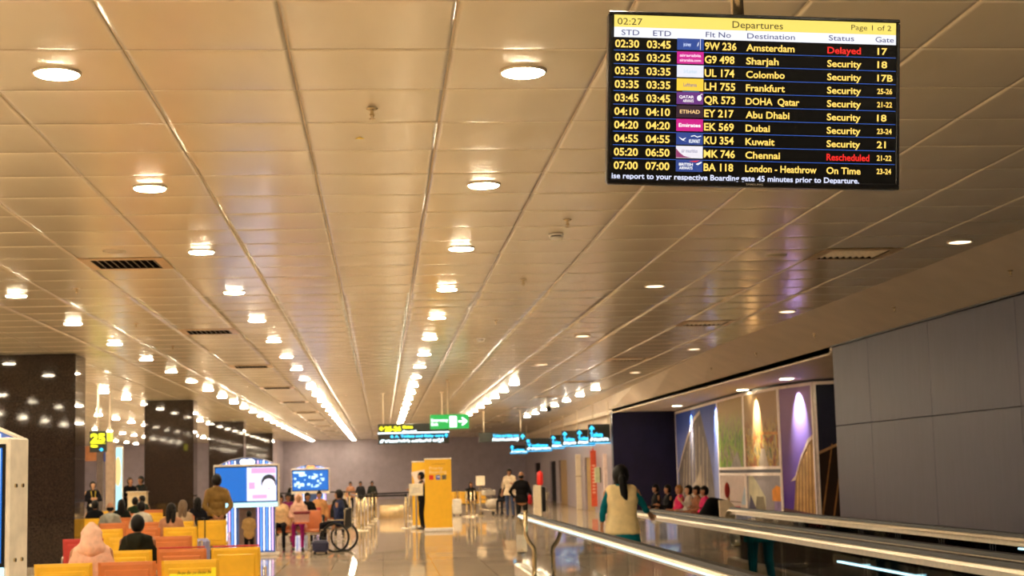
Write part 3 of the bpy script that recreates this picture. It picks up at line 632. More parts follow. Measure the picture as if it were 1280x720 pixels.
def scene_print(name, cols, z0, z1, top):
    M = mat(name, cols[0], .55, noise=0, spec=.1); nt = M.node_tree; N = nt.nodes.new; L = nt.links.new
    tc = N('ShaderNodeTexCoord'); mp = N('ShaderNodeMapping'); mp.inputs['Scale'].default_value = (3.4, 3.4, 2.2); L(tc.outputs['Object'], mp.inputs[0])
    n = N('ShaderNodeTexNoise'); n.inputs['Scale'].default_value = 1.3; n.inputs['Detail'].default_value = 5; n.inputs['Distortion'].default_value = .8; L(mp.outputs[0], n.inputs['Vector'])
    r = N('ShaderNodeValToRGB'); r.color_ramp.elements[0].position = .32; r.color_ramp.elements[1].position = .68; r.color_ramp.elements[0].color = (*cols[0], 1); r.color_ramp.elements[1].color = (*cols[-1], 1)
    for i, c_ in enumerate(cols[1:-1]): e = r.color_ramp.elements.new(.32+.36*(i+1)/(len(cols)-1)); e.color = (*c_, 1)
    L(n.outputs['Fac'], r.inputs[0]); sp = N('ShaderNodeSeparateXYZ'); L(tc.outputs['Object'], sp.inputs[0]); mr = N('ShaderNodeMapRange'); mr.inputs[1].default_value = z0; mr.inputs[2].default_value = z1; L(sp.outputs[2], mr.inputs[0])
    mx = N('ShaderNodeMix'); mx.data_type = 'RGBA'; L(mr.outputs[0], mx.inputs[0]); L(r.outputs[0], mx.inputs[6]); mx.inputs[7].default_value = (*top, 1); L(mx.outputs[2], nt.nodes['Principled BSDF'].inputs['Base Color']); return M
mural_panel(1, 2, 1.52, 3.42, scene_print('mural_green', [(.05, .07, .03), (.14, .30, .03), (.30, .38, .06), (.16, .12, .10), (.40, .34, .22)], 2.4, 3.1, (.46, .34, .17)), 'mural_panel', 'upper mural panel with green foliage and tan light', [([(.42, .0), (.9, .0), (.72, .26)], (.28, .25, .22), 'painted_path')])
mural_panel(2, 3, 1.52, 3.42, scene_print('mural_amber', [(.10, .07, .05), (.45, .14, .03), (.20, .12, .08), (.62, .42, .08), (.36, .30, .22), (.14, .16, .04)], 2.3, 2.8, (.40, .26, .14)), 'mural_panel', 'upper mural panel with a crowd under orange stalls', [([(.42, .44), (.95, .42), (.95, .455), (.42, .475)], (.6, .28, .08), 'painted_awning'), ([(.40, .0), (.70, .0), (.58, .26), (.48, .26)], (.42, .34, .28), 'painted_path')])
mural_panel(1, 2, .3, 1.44, mat('mural_tan', (.46, .34, .30), .45), 'mural_panel', 'lower tan mural panel with a small blue figure patch', [([(.8, .3), (1, .3), (1, .8), (.9, .6)], (.3, .38, .5), 'painted_shape'), ([(.0, .34), (.8, .34), (.8, .36), (0, .36)], (.1, .06, .05), 'painted_line')])
mural_panel(2, 3, .3, 1.44, mat('mural_grey_violet', (.22, .18, .20), .45), 'mural_panel', 'lower mural panel with pale angled canopy and orange box', [([(.08, .1), (.55, .1), (.55, .5), (.2, .95), (.08, .95)], (.48, .44, .30), 'painted_canopy'), ([(.25, .2), (.55, .2), (.5, .5), (.3, .5)], (.16, .13, .08), 'painted_shade'), ([(.06, .2), (.3, .2), (.12, .55)], (.05, .04, .09), 'painted_shade'), ([(.74, .42), (1, .42), (1, .70), (.86, .74), (.74, .64)], (.85, .30, .02), 'painted_box'), ([(.78, .1), (1, .1), (1, .42), (.8, .42)], (.28, .2, .42), 'painted_figure')])
gold = [([(.30, .03), (1, .03), (1, .62), (.82, .58), (.6, .46), (.42, .32)], (.34, .17, .05), 'painted_building')]+[([(.40+.1*k, .03), (.43+.1*k, .03), (.50+.095*k, .36+.05*k), (.48+.095*k, .36+.05*k)], (.7, .40, .12), 'painted_rib') for k in range(6)]+[([(.28, .30), (.42, .34), (.6, .48), (.82, .60), (1, .64), (1, .61), (.82, .57), (.6, .45), (.42, .31)], (.72, .50, .3), 'painted_roof_edge'), ([(0, .02), (1, .02), (1, .07), (0, .11)], (.14, .05, .05), 'painted_ground')]
mural_panel(3, 4, .3, 3.42, sky('mural_violet_sky', (.09, .02, .30), (.34, .22, .40), .8, 2.9), 'mural_panel', 'tall violet sky mural panel with golden lit building base', gold)
gold2 = [([(0, .03), (1, .03), (1, .62), (.6, .60), (0, .50)], (.02, .008, .003), 'painted_building')]+[([(.05+.2*k, .06), (.08+.2*k, .06), (.30+.2*k, .56), (.28+.2*k, .56)], (.28, .13, .04), 'painted_rib') for k in range(4)]+[([(0, .5), (.6, .60), (1, .62), (1, .60), (.6, .58), (0, .48)], (.35, .2, .1), 'painted_roof_edge')]
mural_panel(4, 5, .3, 3.42, mat('mural_night', (.004, .004, .022), .45, spec=.15), 'mural_panel', 'dark navy mural return panel beside the grey wall', gold2)

# ------------------------------------------------------------------ moving walkways
HR = mat('handrail_profile', (.66, .57, .44), .34, metal=.75, noise=.04, nscale=20)
LED = emat('rail_light', (.45, .85, 1), .9)
BELT = mat('walkway_pallets', (.48, .42, .34), .35, metal=.3, noise=.1, nscale=40)
def balustrade(X, Y1, label, side, Yn=2.0, led=(-.040, 7)):                           # side: +1 walkway lies to +X
    t = thing('walkway_balustrade', label, 'balustrade', (X, Y1, 0)); L = Y1-Yn
    h = 1.0; R = .32
    # profile path of the handrail (closed newel at the far end)
    path = [(0, -L, h-.03)]+[(0, -L+i*(L-R)/6, h-.03) for i in range(1, 7)]
    path += [(0, -R+R*math.sin(a_), h-.03-R+R*math.cos(a_)) for a_ in [PI*i/10 for i in range(1, 9)]]
    def sweep(w_, th, dz, M, nm, dx=0, path=path):
        rings = []
        for j, p in enumerate(path):
            q0 = Vector(path[max(0, j-1)]); q1 = Vector(path[min(len(path)-1, j+1)]); tn = (q1-q0).normalized(); up_ = Vector((0, -tn.z, tn.y)); P0 = Vector(p)+up_*dz
            rings.append([P0+Vector((dx-w_/2, 0, 0)), P0+Vector((dx+w_/2, 0, 0)), P0+Vector((dx+w_/2*.85, 0, 0))+up_*th, P0+Vector((dx-w_/2*.85, 0, 0))+up_*th])
        b = MB(); b.loft(rings); return b.build(nm, M, t)
    sweep(.085, .03, .0, RUBBER, 'handrail'); sweep(.17, .022, -.024, HR, 'rail_profile')
    sweep(.06, .05, -.075, HR, 'rail_channel')
    for dx_ in ((-.068, .068) if led[1] == 7 else (-.022, .022)): sweep(.018, .014, led[0], LED, 'light_strip', dx=dx_, path=path[:led[1]])
    n = max(3, int(L/1.25)); g = (L-R*.6)/n
    for k in range(n):
        y0 = -L+k*g; y1 = y0+g-.012
        MB().box((0, (y0+y1)/2, .56), (.012, y1-y0, .72)).build('glass_panel', GLASS, t)
    b = MB(); pts = [(-R*.6+.02, .2)]+[(-R+R*.93*math.sin(PI*i/10), h-.05-R+R*.93*math.cos(PI*i/10)) for i in range(2, 9)]+[(-.1, .2)]
    b.add([(s*.006, y, z) for s in (-1, 1) for y, z in pts], [tuple(range(len(pts))), tuple(range(len(pts), 2*len(pts)))[::-1]]+[(i, len(pts)+i, len(pts)+(i+1) % len(pts), (i+1) % len(pts)) for i in range(len(pts))]); b.build('glass_newel', GLASS, t)
    MB().box((-side*.02, -L/2+.15, .10), (.16, L+.3, .20), bev=.02).build('skirt_deck', mat('deck_aluminium', (.72, .64, .52), .3, metal=.85), t)
    return t
balustrade(2.13, 24.0, 'nearest glass walkway balustrade with steel and black handrail', 1)
balustrade(3.80, 23.9, 'glass balustrade on the right hand side of the woman in the vest', -1, led=(-.17, 4))
balustrade(4.12, 23.9, 'second glass balustrade of the middle pair, behind the nearer handrail', 1, led=(-.07, 4))
balustrade(5.30, 23.6, 'farthest glass balustrade, in front of the grey panelled wall', -1, led=(-.10, 4))
b = MB(); n = 60
for x0, x1 in ((2.24, 3.70), (4.22, 5.20)):
    pass
for x0, x1, lab in ((2.26, 3.70, 'left walkway belt of dark ridged pallets under the woman in the vest'), (4.24, 5.20, 'right walkway belt of dark ridged pallets')):
    t = thing('walkway_belt', lab, 'moving walkway', ((x0+x1)/2, 2, 0))
    for k in range(54):
        MB().box((0, .2+k*.4, .02), (x1-x0-.02, .39, .04), bev=.004).build('pallet', BELT, t)
    MB().box((0, 22.2, .025), (x1-x0, .9, .05), bev=.01).build('comb_plate', STEEL, t)
t = thing('guard_rail', 'bent steel guard post standing just outside the nearest balustrade', 'guard rail', (1.955, 20.7, 0))
b = MB(); b.tube([(-.06, 0, 1.08), (-.06, 0, .78), (-.03, 0, .70), (.04, 0, .60), (.045, 0, .55), (.04, 0, .22)], .030, 12); b.build('post', BRASS, t, True)
MB().box((.04, 0, .21), (.07, .12, .03)).build('foot', STEEL, t); MB().cyl((-.06, 0, 1.08), (-.06, 0, 1.10), .034, n=12).build('end_cap', BRASS, t)
MB().box((.04, 0, .10), (.05, .05, .2)).build('stub', STEEL, t)

# ------------------------------------------------------------------ screen kiosks
LT = [emat('tube_white', (.85, .85, 1), 1.0), emat('tube_pink', (.85, .5, .9), .8), emat('tube_blue', (.12, .38, 1), .7)]
KD = mat('kiosk_blue_back', (.05, .12, .35), .4); KC = mat('kiosk_cream', (.80, .73, .62), .4)
def kiosk(X, Y, rz, label, kind):
    t = thing('screen_kiosk', label, 'kiosk', (X, Y, 0), rz); b = MB()
    hw = .585
    out = [(-hw, .03), (hw, .03), (hw, 1.92), (hw*.6, 2.02), (hw*.2, 2.06), (-hw*.2, 2.06), (-hw*.6, 2.02), (-hw, 1.92)]
    b.poly(out, .005, .08); b.build('cabinet', KC, t); b = MB(); b.poly([(x*.985, .02+(z-.02)*.995) for x, z in out], -.004, .008); b.build('back_panel', KD, t); MB().box((0, .1, .03), (1.3, .45, .06), bev=.01).build('base', KC, t)
    k = 0; x = -hw+.03
    while x < hw-.02:
        if abs(x) > .2:
            zt = 1.92+(.1*(1-(abs(x)-.35)/.25) if abs(x) > .35 else .1)
            MB().cyl((x, -.02, .10), (x, -.02, zt-.03), .014, n=8).build('light_tube', LT[(0, 2, 0, 1, 2)[k % 5]], t, True)
        k += 1; x += .060
    if kind != 2: MB().box((0, -.01, .60), (.36, .03, 1.0), bev=.01).build('centre_panel', mat('kiosk_walnut', (.16, .10, .08), .3), t)
    b = MB(); b.ell((-.07, -.03, 1.96), (.08, .02, .06)); b.ell((.07, -.03, 1.96), (.09, .02, .06)); b.build('crest_logo', emat('crest_white', (1, .95, .95), 1.6) if kind != 2 else emat('crest_orange', (1, .35, .1), .8), t)
    zc = 1.49
    MB().box((0, -.16, 1.46), (1.36, .26, .90), bev=.012).build('screen_housing', KC, t)
    MB().box((0, -.292, zc), (1.31, .012, .76)).build('bezel', BLACK, t)
    s = MB().box((0, -.30, zc), (1.27, .006, .71)).build('screen', emat('display_blue', (.002, .15, .60), .5), t)
    if kind == 2:
        random.seed(5)
        b = MB()
        for k in range(26):
            x, z = random.uniform(-.58, .42), random.uniform(-.26, .22); ww, hh = random.uniform(.04, .15), random.uniform(.03, .12)
            MB().box((x+ww/2, -.304, zc+z), (ww, .002, hh)).build('screen_patch', emat('graphic_pale', (.55, .85, 1), .8), s)
        b.box((-.4, -.304, zc+.28), (.4, .002, .06)); b.build('screen_graphic', emat('graphic_pale', (.55, .85, 1), .8), s)
    else:
        MB().box((.32, -.304, zc), (.61, .002, .70)).build('advert', emat('advert_white', (.72, .76, 1), .6), s)
        b = MB(); b.box((.36, -.306, zc+.28), (.5, .002, .11)); b.box((.12, -.306, zc-.03), (.12, .002, .14)); b.box((.28, -.306, zc-.26), (.3, .002, .08)); b.box((.5, -.306, zc+.1), (.2, .002, .16)); b.build('advert_pink', emat('advert_pink', (.75, .35, .62), .6), s)
        b = MB(); b.ell((.47, -.308, zc+.03), (.155, .003, .17), n=20); b.build('advert_hair', emat('advert_hair', (.03, .04, .06), .3), s)
        b = MB(); b.ell((.47, -.311, zc-.04), (.135, .003, .15), n=20); b.build('advert_face', emat('advert_face', (.85, .75, .9), .8), s)
        b = MB(); b.ell((.42, -.314, zc+.0), (.02, .002, .008)); b.ell((.52, -.314, zc+.0), (.02, .002, .008)); b.ell((.47, -.314, zc-.10), (.03, .002, .010)); b.build('advert_features', emat('advert_features', (.4, .1, .2), .4), s)
        MB().box((0, -.295, 1.065), (1.30, .008, .09)).build('caption_band', emat('caption_cyan', (.45, .85, 1), .8), t)
    for zz in (1.15, 1.61):
        for yy_ in (-.21, -.12): MB().cyl((.675, yy_, zz), (.69, yy_, zz), .013, n=8).build('bolt', BRASS, t)
    return t
kp = atY(19, 600, 10.2)
kiosk(-2.90, 10.35, -.24, 'nearest screen kiosk, its white side panel cut by the left frame edge', 0)
kiosk(-2.84, 33.3, 0, 'screen kiosk with blue display and smiling face advert behind the standing man', 1)
kiosk(-2.56, 56.5, 0, 'farther small screen kiosk with blue and white display', 2)

# ------------------------------------------------------------------ beam seating
SY = mat('seat_yellow', (.80, .45, .02), .4, noise=.05, nscale=6, bump=.1); SO = mat('seat_orange', (.58, .17, .045), .4, noise=.05, nscale=6, bump=.1); SR = mat('seat_red', (.45, .03, .025), .4, noise=.05, bump=.1)
CH = mat('chrome_arm', (.7, .68, .62), .15, metal=1)
def seat_parts():
    b = MB(); w_ = .535
    rings = []
    for z, y, th in ((.44, .0, .05), (.52, -.01, .055), (.70, -.03, .055), (.84, -.055, .05), (.87, -.062, .03)):
        rings.append([(-w_/2, y, z), (-w_/2+.03, y-th/2, z), (w_/2-.03, y-th/2, z), (w_/2, y, z), (w_/2-.03, y+th/2, z), (-w_/2+.03, y+th/2, z)])
    b.loft(rings)
    r2 = MB(); r2.box((0, -.055, .655), (w_-.12, .03, .30), bev=.012, T=Matrix.Rotation(.10, 4, 'X') @ Matrix.Translation((0, .068, .0)))
    s = MB(); s.box((0, .25, .43), (w_, .46, .06), bev=.02)
    return b, r2, s
sb, sr2, ss = seat_parts()
SM = {k: (sb.mesh('backrest', M), sr2.mesh('back_panel', M), ss.mesh('seat', M)) for k, M in (('y', SY), ('o', SO), ('r', SR))}
LAB = {'y': 'yellow', 'o': 'orange', 'r': 'red'}
def bench(xr, Y, cols, label, flip=False, rz=None):                            # cols from the right end leftwards
    n = len(cols); p = .585; t = thing('beam_bench', label, 'bench', (xr-n*p/2, Y, 0) if rz is None else (xr, Y, 0), (PI if flip else 0) if rz is None else rz, 'beam seating rows')
    for i, cc in enumerate(cols):
        x = (n*p/2-p*(i+.5))*(-1 if flip else 1)
        for me, nm in zip(SM[cc], ('backrest', 'back_panel', 'seat')):
            if nm == 'back_panel': continue
            o = bpy.data.objects.new(nm, me); C.objects.link(o); o.parent = t; o.location = (x, 0, 0); o['label'] = LAB[cc]+' '+nm
            if nm == 'backrest': q = bpy.data.objects.new('raised_panel', SM[cc][1]); C.objects.link(q); q.parent = o
    MB().box((0, .2, .36), (n*p, .07, .06)).build('beam', CH, t)
    for x in ([-n*p/2+.3, n*p/2-.3]):
        b = MB(); b.box((x, .2, .18), (.05, .05, .34)); b.box((x, .2, .02), (.06, .55, .03), bev=.008); b.build('leg', CH, t)
    for k in range(n+1):
        x = -n*p/2+k*p; b = MB(); b.tube([(x, .05, .40), (x, .02, .60), (x, .08, .63), (x, .36, .63), (x, .40, .60), (x, .38, .40)], .012, 6); b.build('armrest', CH, t, True)
    return t
def xr(px, py, Y): return atY(px, py, Y).x
bA = bench(xr(278, 703, 15), 15, 'yoy', 'nearest row of beam seats, yellow orange yellow, at the lower left edge')
bB = bench(xr(329, 687, 17.4), 17.4, 'yoy', 'second row of beam seats, ending in a yellow seat with chrome arm')
for k in range(2): MB().box((1.5*.585-.585*(k+.5), -.045, .885), (.50, .03, .018), bev=.004).build('top_trim', SR, bpy.data.objects[bB.name], label='red top trim')
bench(xr(243, 671, 21.4), 21.4, 'oyr', 'third row of beam seats, orange back right of the dark haired man')
bench(xr(249, 663, 25.4), 25.4, 'yoy', 'fourth row of beam seats, yellow back below the two seated heads')
bench(xr(287, 657, 29.3), 29.0, 'yyoo', 'fifth row of beam seats, in front of the standing man')
bench(xr(245, 656, 33), 33.0, 'oyoy', 'sixth row of beam seats, beyond the standing man')
bench(xr(205, 656, 37), 37.0, 'yoy', 'seventh row of beam seats, before the gate counter')
bench(xr(205, 656, 41), 41.0, 'oyy', 'last row of beam seats, nearest the gate counter')
p = atY(241, 712, 14.92)
nt_ = thing('paper_notice', 'bright yellow handwritten paper notice stuck on the nearest right seat back', 'notice', (p.x, 14.925, .795))
MB().box((0, 0, -.10), (.43, .004, .20)).build('sheet', mat('notice_yellow', (.95, .80, .02), .6, noise=.02), nt_)
b = MB()
for k, x in enumerate((-.14, -.10, -.05, .0, .05, .09, .14)): b.tube([(x, -.004, -.06), (x+.01, -.004, -.035 if k % 2 else -.02), (x+.02, -.004, -.055), (x+.03, -.004, -.04)], .003, 4)
b.build('handwriting', BLACK, nt_)

# ------------------------------------------------------------------ banners, stanchions, small stands
YB_ = mat('banner_yellow', (.88, .50, .02), .45, noise=.02)
def banner(px0, px1, py0, py1, Y, label, body=True):
    A = atY(px0, py0, Y); B = atY(px1, py1, Y); w_ = B.x-A.x; h_ = A.z
    t = thing('roll_up_banner', label, 'banner', ((A.x+B.x)/2, Y, 0))
    MB().box((0, 0, .05), (w_+.06, .22, .10), bev=.02).build('base_cassette', WHITE, t)
    MB().box((0, 0, h_/2+.04), (w_, .012, h_-.10)).build('sheet', YB_, t); MB().cyl((-w_/2-.01, 0, h_-.01), (w_/2+.01, 0, h_-.01), .018, n=8).build('top_rail', WHITE, t)
    return t, w_, h_
t, w_, h_ = banner(530.5, 565.5, 573.5, 664, 44, 'tall yellow roll-up banner with three small squares, standing on the polished floor')
PO = mat('print_brown', (.42, .17, .02), .5); PW = mat('print_pale', (1, .72, .40), .5)
lettering('Lufthansa', -.16, .20, h_-.15, .045, PO, t, y=-.009, bold=0); lettering('Priority', -.24, .14, h_-.265, .085, PW, t, y=-.009, bold=.01); lettering('Boarding', -.24, .24, h_-.375, .085, PW, t, y=-.009, bold=.01)
for x, cc in ((-.19, (.75, .03, .01)), (.0, (.12, .16, .55)), (.17, (.13, .11, .08))):
    MB().box((x, -.009, h_-.53), (.12, .004, .13)).build('printed_square', mat('sq_%d' % int(x*100), cc, .5), t)
MB().poly([(-.05, h_-.5), (.05, h_-.5), (.05, h_-.54), (-.02, h_-.53)], -.013, .002).build('printed_swoosh', mat('print_blue_white', (.7, .75, .9), .5), t)
t, w_, h_ = banner(514.5, 540, 577, 662, 46.5, 'second yellow banner half hidden behind the tall one')
MB().poly([(-w_/2-.03, h_-.32), (w_/2-.05, h_-.22), (w_/2-.05, h_-.75), (-w_/2+.08, h_-.72), (-w_/2+.06, h_-.52)], -.012, .004).build('poster', mat('pale_poster', (.85, .70, .60), .5), t)
p = atY(520, 612, 44.8); t = thing('notice_stand', 'white sheet notice on a steel post left of the yellow banners', 'sign stand', (p.x, 44.8, 0))
MB().box((0, 0, p.z), (.40, .02, .34), T=None, bev=.004).build('sheet', mat('notice_white', (.85, .84, .75), .5), t); MB().cyl((0, .02, .03), (0, .02, p.z), .03).build('post', STEEL, t); MB().cyl((0, .02, 0), (0, .02, .03), .17, .15, 16).build('base', STEEL, t)
b = MB(); [b.box((0, -.012, p.z-.08+.04*k), (.28-.03*k, .003, .012)) for k in range(4)]; b.build('print', mat('notice_print', (.35, .38, .5), .5), t)
p = atY(600.5, 601, 58); t = thing('notice_stand', 'square cream notice on a thin post, before the far trolley', 'sign stand', (p.x, 58, 0))
MB().box((0, 0, p.z), (.34, .02, .36), bev=.004).build('sheet', mat('notice_cream', (.85, .75, .58), .5), t); MB().cyl((0, .015, .02), (0, .015, p.z), .022).build('post', BRASS, t); MB().cyl((0, .015, 0), (0, .015, .025), .17, .15, 16).build('base', STEEL, t)
# belt posts
st = thing('barrier_post', 'x', 'barrier post'); MB().cyl((0, 0, 0), (0, 0, .03), .17, .15, 18).build('base', STEEL, st); MB().cyl((0, 0, .03), (0, 0, .98), .033, n=12).build('post', BRASS, st, True); MB().cyl((0, 0, .96), (0, 0, 1.03), .045, n=12).build('belt_head', BLACK, st, True)
POSTS = [(449, 47), (453.5, 46), (457.5, 49), (462, 52), (466, 55), (470, 58), (437, 55), (446, 60), (507.5, 47), (512, 54), (517, 50), (583.5, 58), (589, 57), (593.5, 60), (431, 62)]
names = ['nearest left of the gold panel', 'front one of the left cluster', 'second in the left cluster', 'third in the left cluster', 'fourth in the left cluster', 'last of the left cluster', 'left beside the wheelchair', 'behind the left cluster', 'just left of the yellow banners', 'rear one by the banners', 'third one by the banners', 'left of three before the seated woman', 'middle of three before the seated woman', 'right of three before the seated woman', 'farthest one left']
pp = []
for k, (px, Y) in enumerate(POSTS):
    t = st if k == 0 else copy_tree(st); q = atY(px, 640, Y); t.location = (q.x, Y, 0); tag(t, 'steel barrier post with black top, '+names[k], 'barrier post', 'queue barrier posts'); pp.append((q.x, Y))
def belt(a_, b_, lab):
    d = Vector((b_[0]-a_[0], b_[1]-a_[1], 0)); b = MB(); n = Vector((-d.y, d.x, 0)).normalized()*.003
    A = Vector((a_[0], a_[1], .965)); B = A+d
    b.add([A-n, B-n, B-n+Vector((0, 0, .05)), A-n+Vector((0, 0, .05)), A+n, B+n, B+n+Vector((0, 0, .05)), A+n+Vector((0, 0, .05))], [(0, 1, 2, 3), (5, 4, 7, 6), (3, 2, 6, 7), (1, 0, 4, 5), (0, 3, 7, 4), (1, 5, 6, 2)])
    o = b.build('barrier_belt', BLACK); tag(o, lab, 'belt', 'queue barrier belts')
belt(pp[0], pp[8], 'long black barrier belt across to the post by the banners'); belt(pp[3], pp[9], 'rear black barrier belt behind the long one')
belt(pp[1], pp[5], 'black belt along the left cluster of posts'); belt(pp[6], pp[0], 'black belt left of the cluster towards the wheelchair'); belt(pp[14], pp[7], 'far left black barrier belt'); belt((pp[14][0]-2.6, 62), pp[14], 'black belt running left behind the seated travellers')
# low gold panel
A = atY(474.5, 648, 58); B = atY(505, 632, 58); t = thing('low_partition', 'low curved gold steel partition behind the belt', 'partition', ((A.x+B.x)/2, 58, 0)); w_ = B.x-A.x
b = MB(); n = 10; b.loft([[(-w_/2+w_*i/n, .25*math.cos(PI*(i/n-.5))*-1, .0), (-w_/2+w_*i/n, .25*math.cos(PI*(i/n-.5))*-1+.03, .0), (-w_/2+w_*i/n, .25*math.cos(PI*(i/n-.5))*-1+.03, .48), (-w_/2+w_*i/n, .25*math.cos(PI*(i/n-.5))*-1, .48)] for i in range(n+1)]); b.build('panel', mat('gold_steel', (.75, .58, .33), .3, metal=.6), t, True)
MB().box((0, 0, .49), (w_, .06, .03)).build('cap_rail', STEEL, t)

# fixtures by the side wall
def atW(px, py, off=.1):
    s = along(px); q = T @ Vector((s, 0, 0)); n = T.to_3x3() @ Vector((0, 1, 0)); n = n if n.x < 0 else -n
    P0 = q+n*off; d = ray(px, py); zz = 1.62+d.z/d.y*P0.y; return Vector((P0.x, P0.y, zz))
for px0, px1, y0, y1, M, nm, lab, cat in ((724.5, 731, 568, 655, CREAM, 'door_pillar', 'tall cream pillar left of the gold brown door', 'pillar'), (743.5, 751, 563, 633, mat('red_banner', (.72, .09, .03), .5), 'wall_banner', 'narrow red vertical wall banner with pale lettering', 'banner'),
                               (748.5, 755, 584, 603, mat('green_cream_box', (.55, .6, .35), .5), 'wall_box', 'small pale green wall box beside the red banner', 'wall box'), (760, 764.5, 567, 620, mat('pink_cream', (.75, .6, .55), .5), 'wall_post', 'slim pale post against the navy wall edge', 'post')):
    P0 = atW((px0+px1)/2, y0, .15); P1 = atW((px0+px1)/2, y1, .15); w_ = (px1-px0)/F*P0.y
    if nm in ('door_pillar', 'wall_post'): P1.z = 0
    t = thing(nm, lab, cat, (P0.x, P0.y, P1.z)); h_ = P0.z-P1.z; MB().box((0, 0, h_/2), (w_, .12 if nm != 'wall_banner' else .03, h_), bev=.005).build('body', M, t)
    if nm == 'door_pillar': MB().box((0, 0, 1.35), (w_+.02, .14, .03)).build('band', BRASS, t)
    if nm == 'wall_banner':
        b = MB(); [b.box((0, -.02, h_*(.25+.06*k)), (w_*.5, .004, h_*.03)) for k in range(9)]; b.build('print', mat('banner_pale', (.9, .45, .3), .5), t)
        MB().cyl((0, 0, h_), (0, 0, h_+.12), .04, .01, n=8).build('finial', mat('red_banner', (0, 0, 0)), t); MB().box((.0, .1, h_/2), (.04, .2, .04)).build('wall_clip', STEEL, t)
    if nm == 'wall_box': MB().box((w_/2+.01, .0, h_/2), (.03, .13, h_), bev=.004).build('dark_edge', BLACK, t)
q = atY(672, 640, 56); t = thing('drinks_pedestal', 'cream rectangular pedestal with black fittings, right of the man in black', 'pedestal', (q.x, 56, 0)); MB().box((0, 0, .55), (.26, .3, 1.10), bev=.01).build('body', CREAM, t); MB().box((.24, .05, .6), (.14, .2, .9), bev=.02).build('fitting', BLACK, t); MB().cyl((.36, 0, 0), (.36, 0, 1.0), .02).build('tube', STEEL, t)
q = atY(676, 640, 57); t = thing('fire_extinguisher', 'red fire extinguisher behind the cream pedestal', 'fire extinguisher', (q.x, 57, 0)); b = MB(); b.cap((0, 0, 1.18), (0, 0, 1.5), .12); b.build('cylinder', mat('extinguisher_red', (.7, .02, .015), .3), t, True); MB().cyl((0, 0, 1.6), (0, 0, 1.7), .03).build('valve', BLACK, t); MB().box((0, 0, .55), (.12, .12, 1.1)).build('stand', STEEL, t)
q = atW(692, 620, .4); t = thing('wall_phone', 'cream wall fixture on the dark opening between the doors', 'fixture', (q.x, q.y, q.z)); b = MB(); b.cap((0, 0, -.1), (.05, 0, .12), .10, .11); b.cap((-.12, 0, -.12), (-.1, 0, -.05), .07); b.build('body', CREAM, t, True); MB().box((0, .1, -q.z/2-.2), (.06, .06, q.z-.3)).build('stand', STEEL, t)

# left background: desk, pillar, glowing panel
q = atY(138.5, 600, 44); t = thing('square_pillar', 'slim beige square pillar below the yellow sign edge', 'pillar', (q.x, 44, 0)); MB().box((0, 0, 2.63/2+.0), (.23, .3, 2.63), bev=.01).build('shaft', mat('pillar_beige', (.40, .30, .22), .5), t)
MB().box((0, -.01, 2.66), (.27, .34, .06), bev=.01).build('cap', mat('pillar_beige', (0, 0, 0)), t)
q = atY(148, 590, 45); t = thing('light_box', 'tall glowing pale blue light box behind the seated heads', 'light box', (q.x, 45, 0)); MB().box((0, 0, 1.32), (.26, .12, 2.6), bev=.01).build('case', CREAM, t)
MB().box((0, -.065, 1.45), (.22, .01, 2.25)).build('lit_face', emat('lightbox_cyan', (.35, .75, .9), .75), t); b = MB(); b.ell((.0, -.072, 1.9), (.09, .003, .42)); b.build('printed_shape', emat('lightbox_orange', (.95, .6, .25), .6), t); MB().box((0, -.07, .62), (.22, .006, .4)).build('printed_band', emat('lightbox_green', (.5, .95, .75), .7), t)
A = atY(159.5, 613, 46); B = atY(182, 613, 46); t = thing('gate_counter', 'cream gate counter in front of the two staff in dark jackets', 'counter', ((A.x+B.x)/2, 46, 0)); w_ = B.x-A.x
MB().box((0, .25, .64), (w_, .5, 1.28), bev=.01).build('body', mat('counter_cream', (.80, .66, .42), .45), t); MB().box((0, .22, 1.30), (w_+.06, .6, .04), bev=.01).build('top', CREAM, t); MB().box((w_*.35, .1, 1.37), (.2, .04, .16)).build('monitor', BLACK, t)
MB().box((-.05, -.02, .85), (w_*.9, .02, .03)).build('trim_strip', mat('counter_dark', (.2, .15, .08), .5), t)
t = thing('service_booth', 'grey brown post frame behind the woman staff member', 'frame', (atY(125, 600, 52).x, 52, 0)); MB().box((0, 0, 1.4), (.2, .2, 2.8), bev=.01).build('post', mat('booth_brown', (.12, .09, .08), .5), t); MB().box((-.1, .0, 2.55), (.75, .06, .5)).build('header', mat('booth_orange', (.38, .14, .04), .5), t); MB().box((.22, -.04, 2.45), (.2, .03, .35)).build('poster', mat('poster_blue', (.05, .1, .4), .5), t)

# black suitcase, navy bag etc.
def suitcase(px, py, Y, w_, h_, col, label, name='suitcase', rz=0, handle=True):
    q = atZ(px, py, 0) if Y is None else atY(px, py, Y); t = thing(name, label, 'bag' if 'bag' in name else 'suitcase', (q.x, q.y, 0), rz)
    M = mat('luggage_%s' % name+str(int(col[0]*100)), col, .5, bump=.1)
    MB().box((0, 0, h_/2+.05), (w_, .26, h_), bev=.05).build('shell', M, t)
    for s in (-1, 1): MB().cyl((s*w_*.35, -.08, .03), (s*w_*.35, .08, .03), .03, n=10).build('wheel', BLACK, t)
    b = MB(); top = h_+.05
    hh = .35 if handle else .07
    b.tube([(-w_*.22, .05, top-.02), (-w_*.22, .05, top+hh), (w_*.22, .05, top+hh), (w_*.22, .05, top-.02)], .012, 6); b.build('handle', BLACK, t)
    MB().box((0, -.135, h_*.55), (w_*.7, .02, h_*.45), bev=.01).build('front_pocket', M, t)
    return t
suitcase(401, 693, None, .34, .24, (.01, .012, .05), 'small navy blue bag on the floor in front of the wheelchair', 'travel_bag', handle=False)
suitcase(571.5, 640, 60, .34, .58, (.70, .66, .58), 'pale upright suitcase right of the yellow banner')
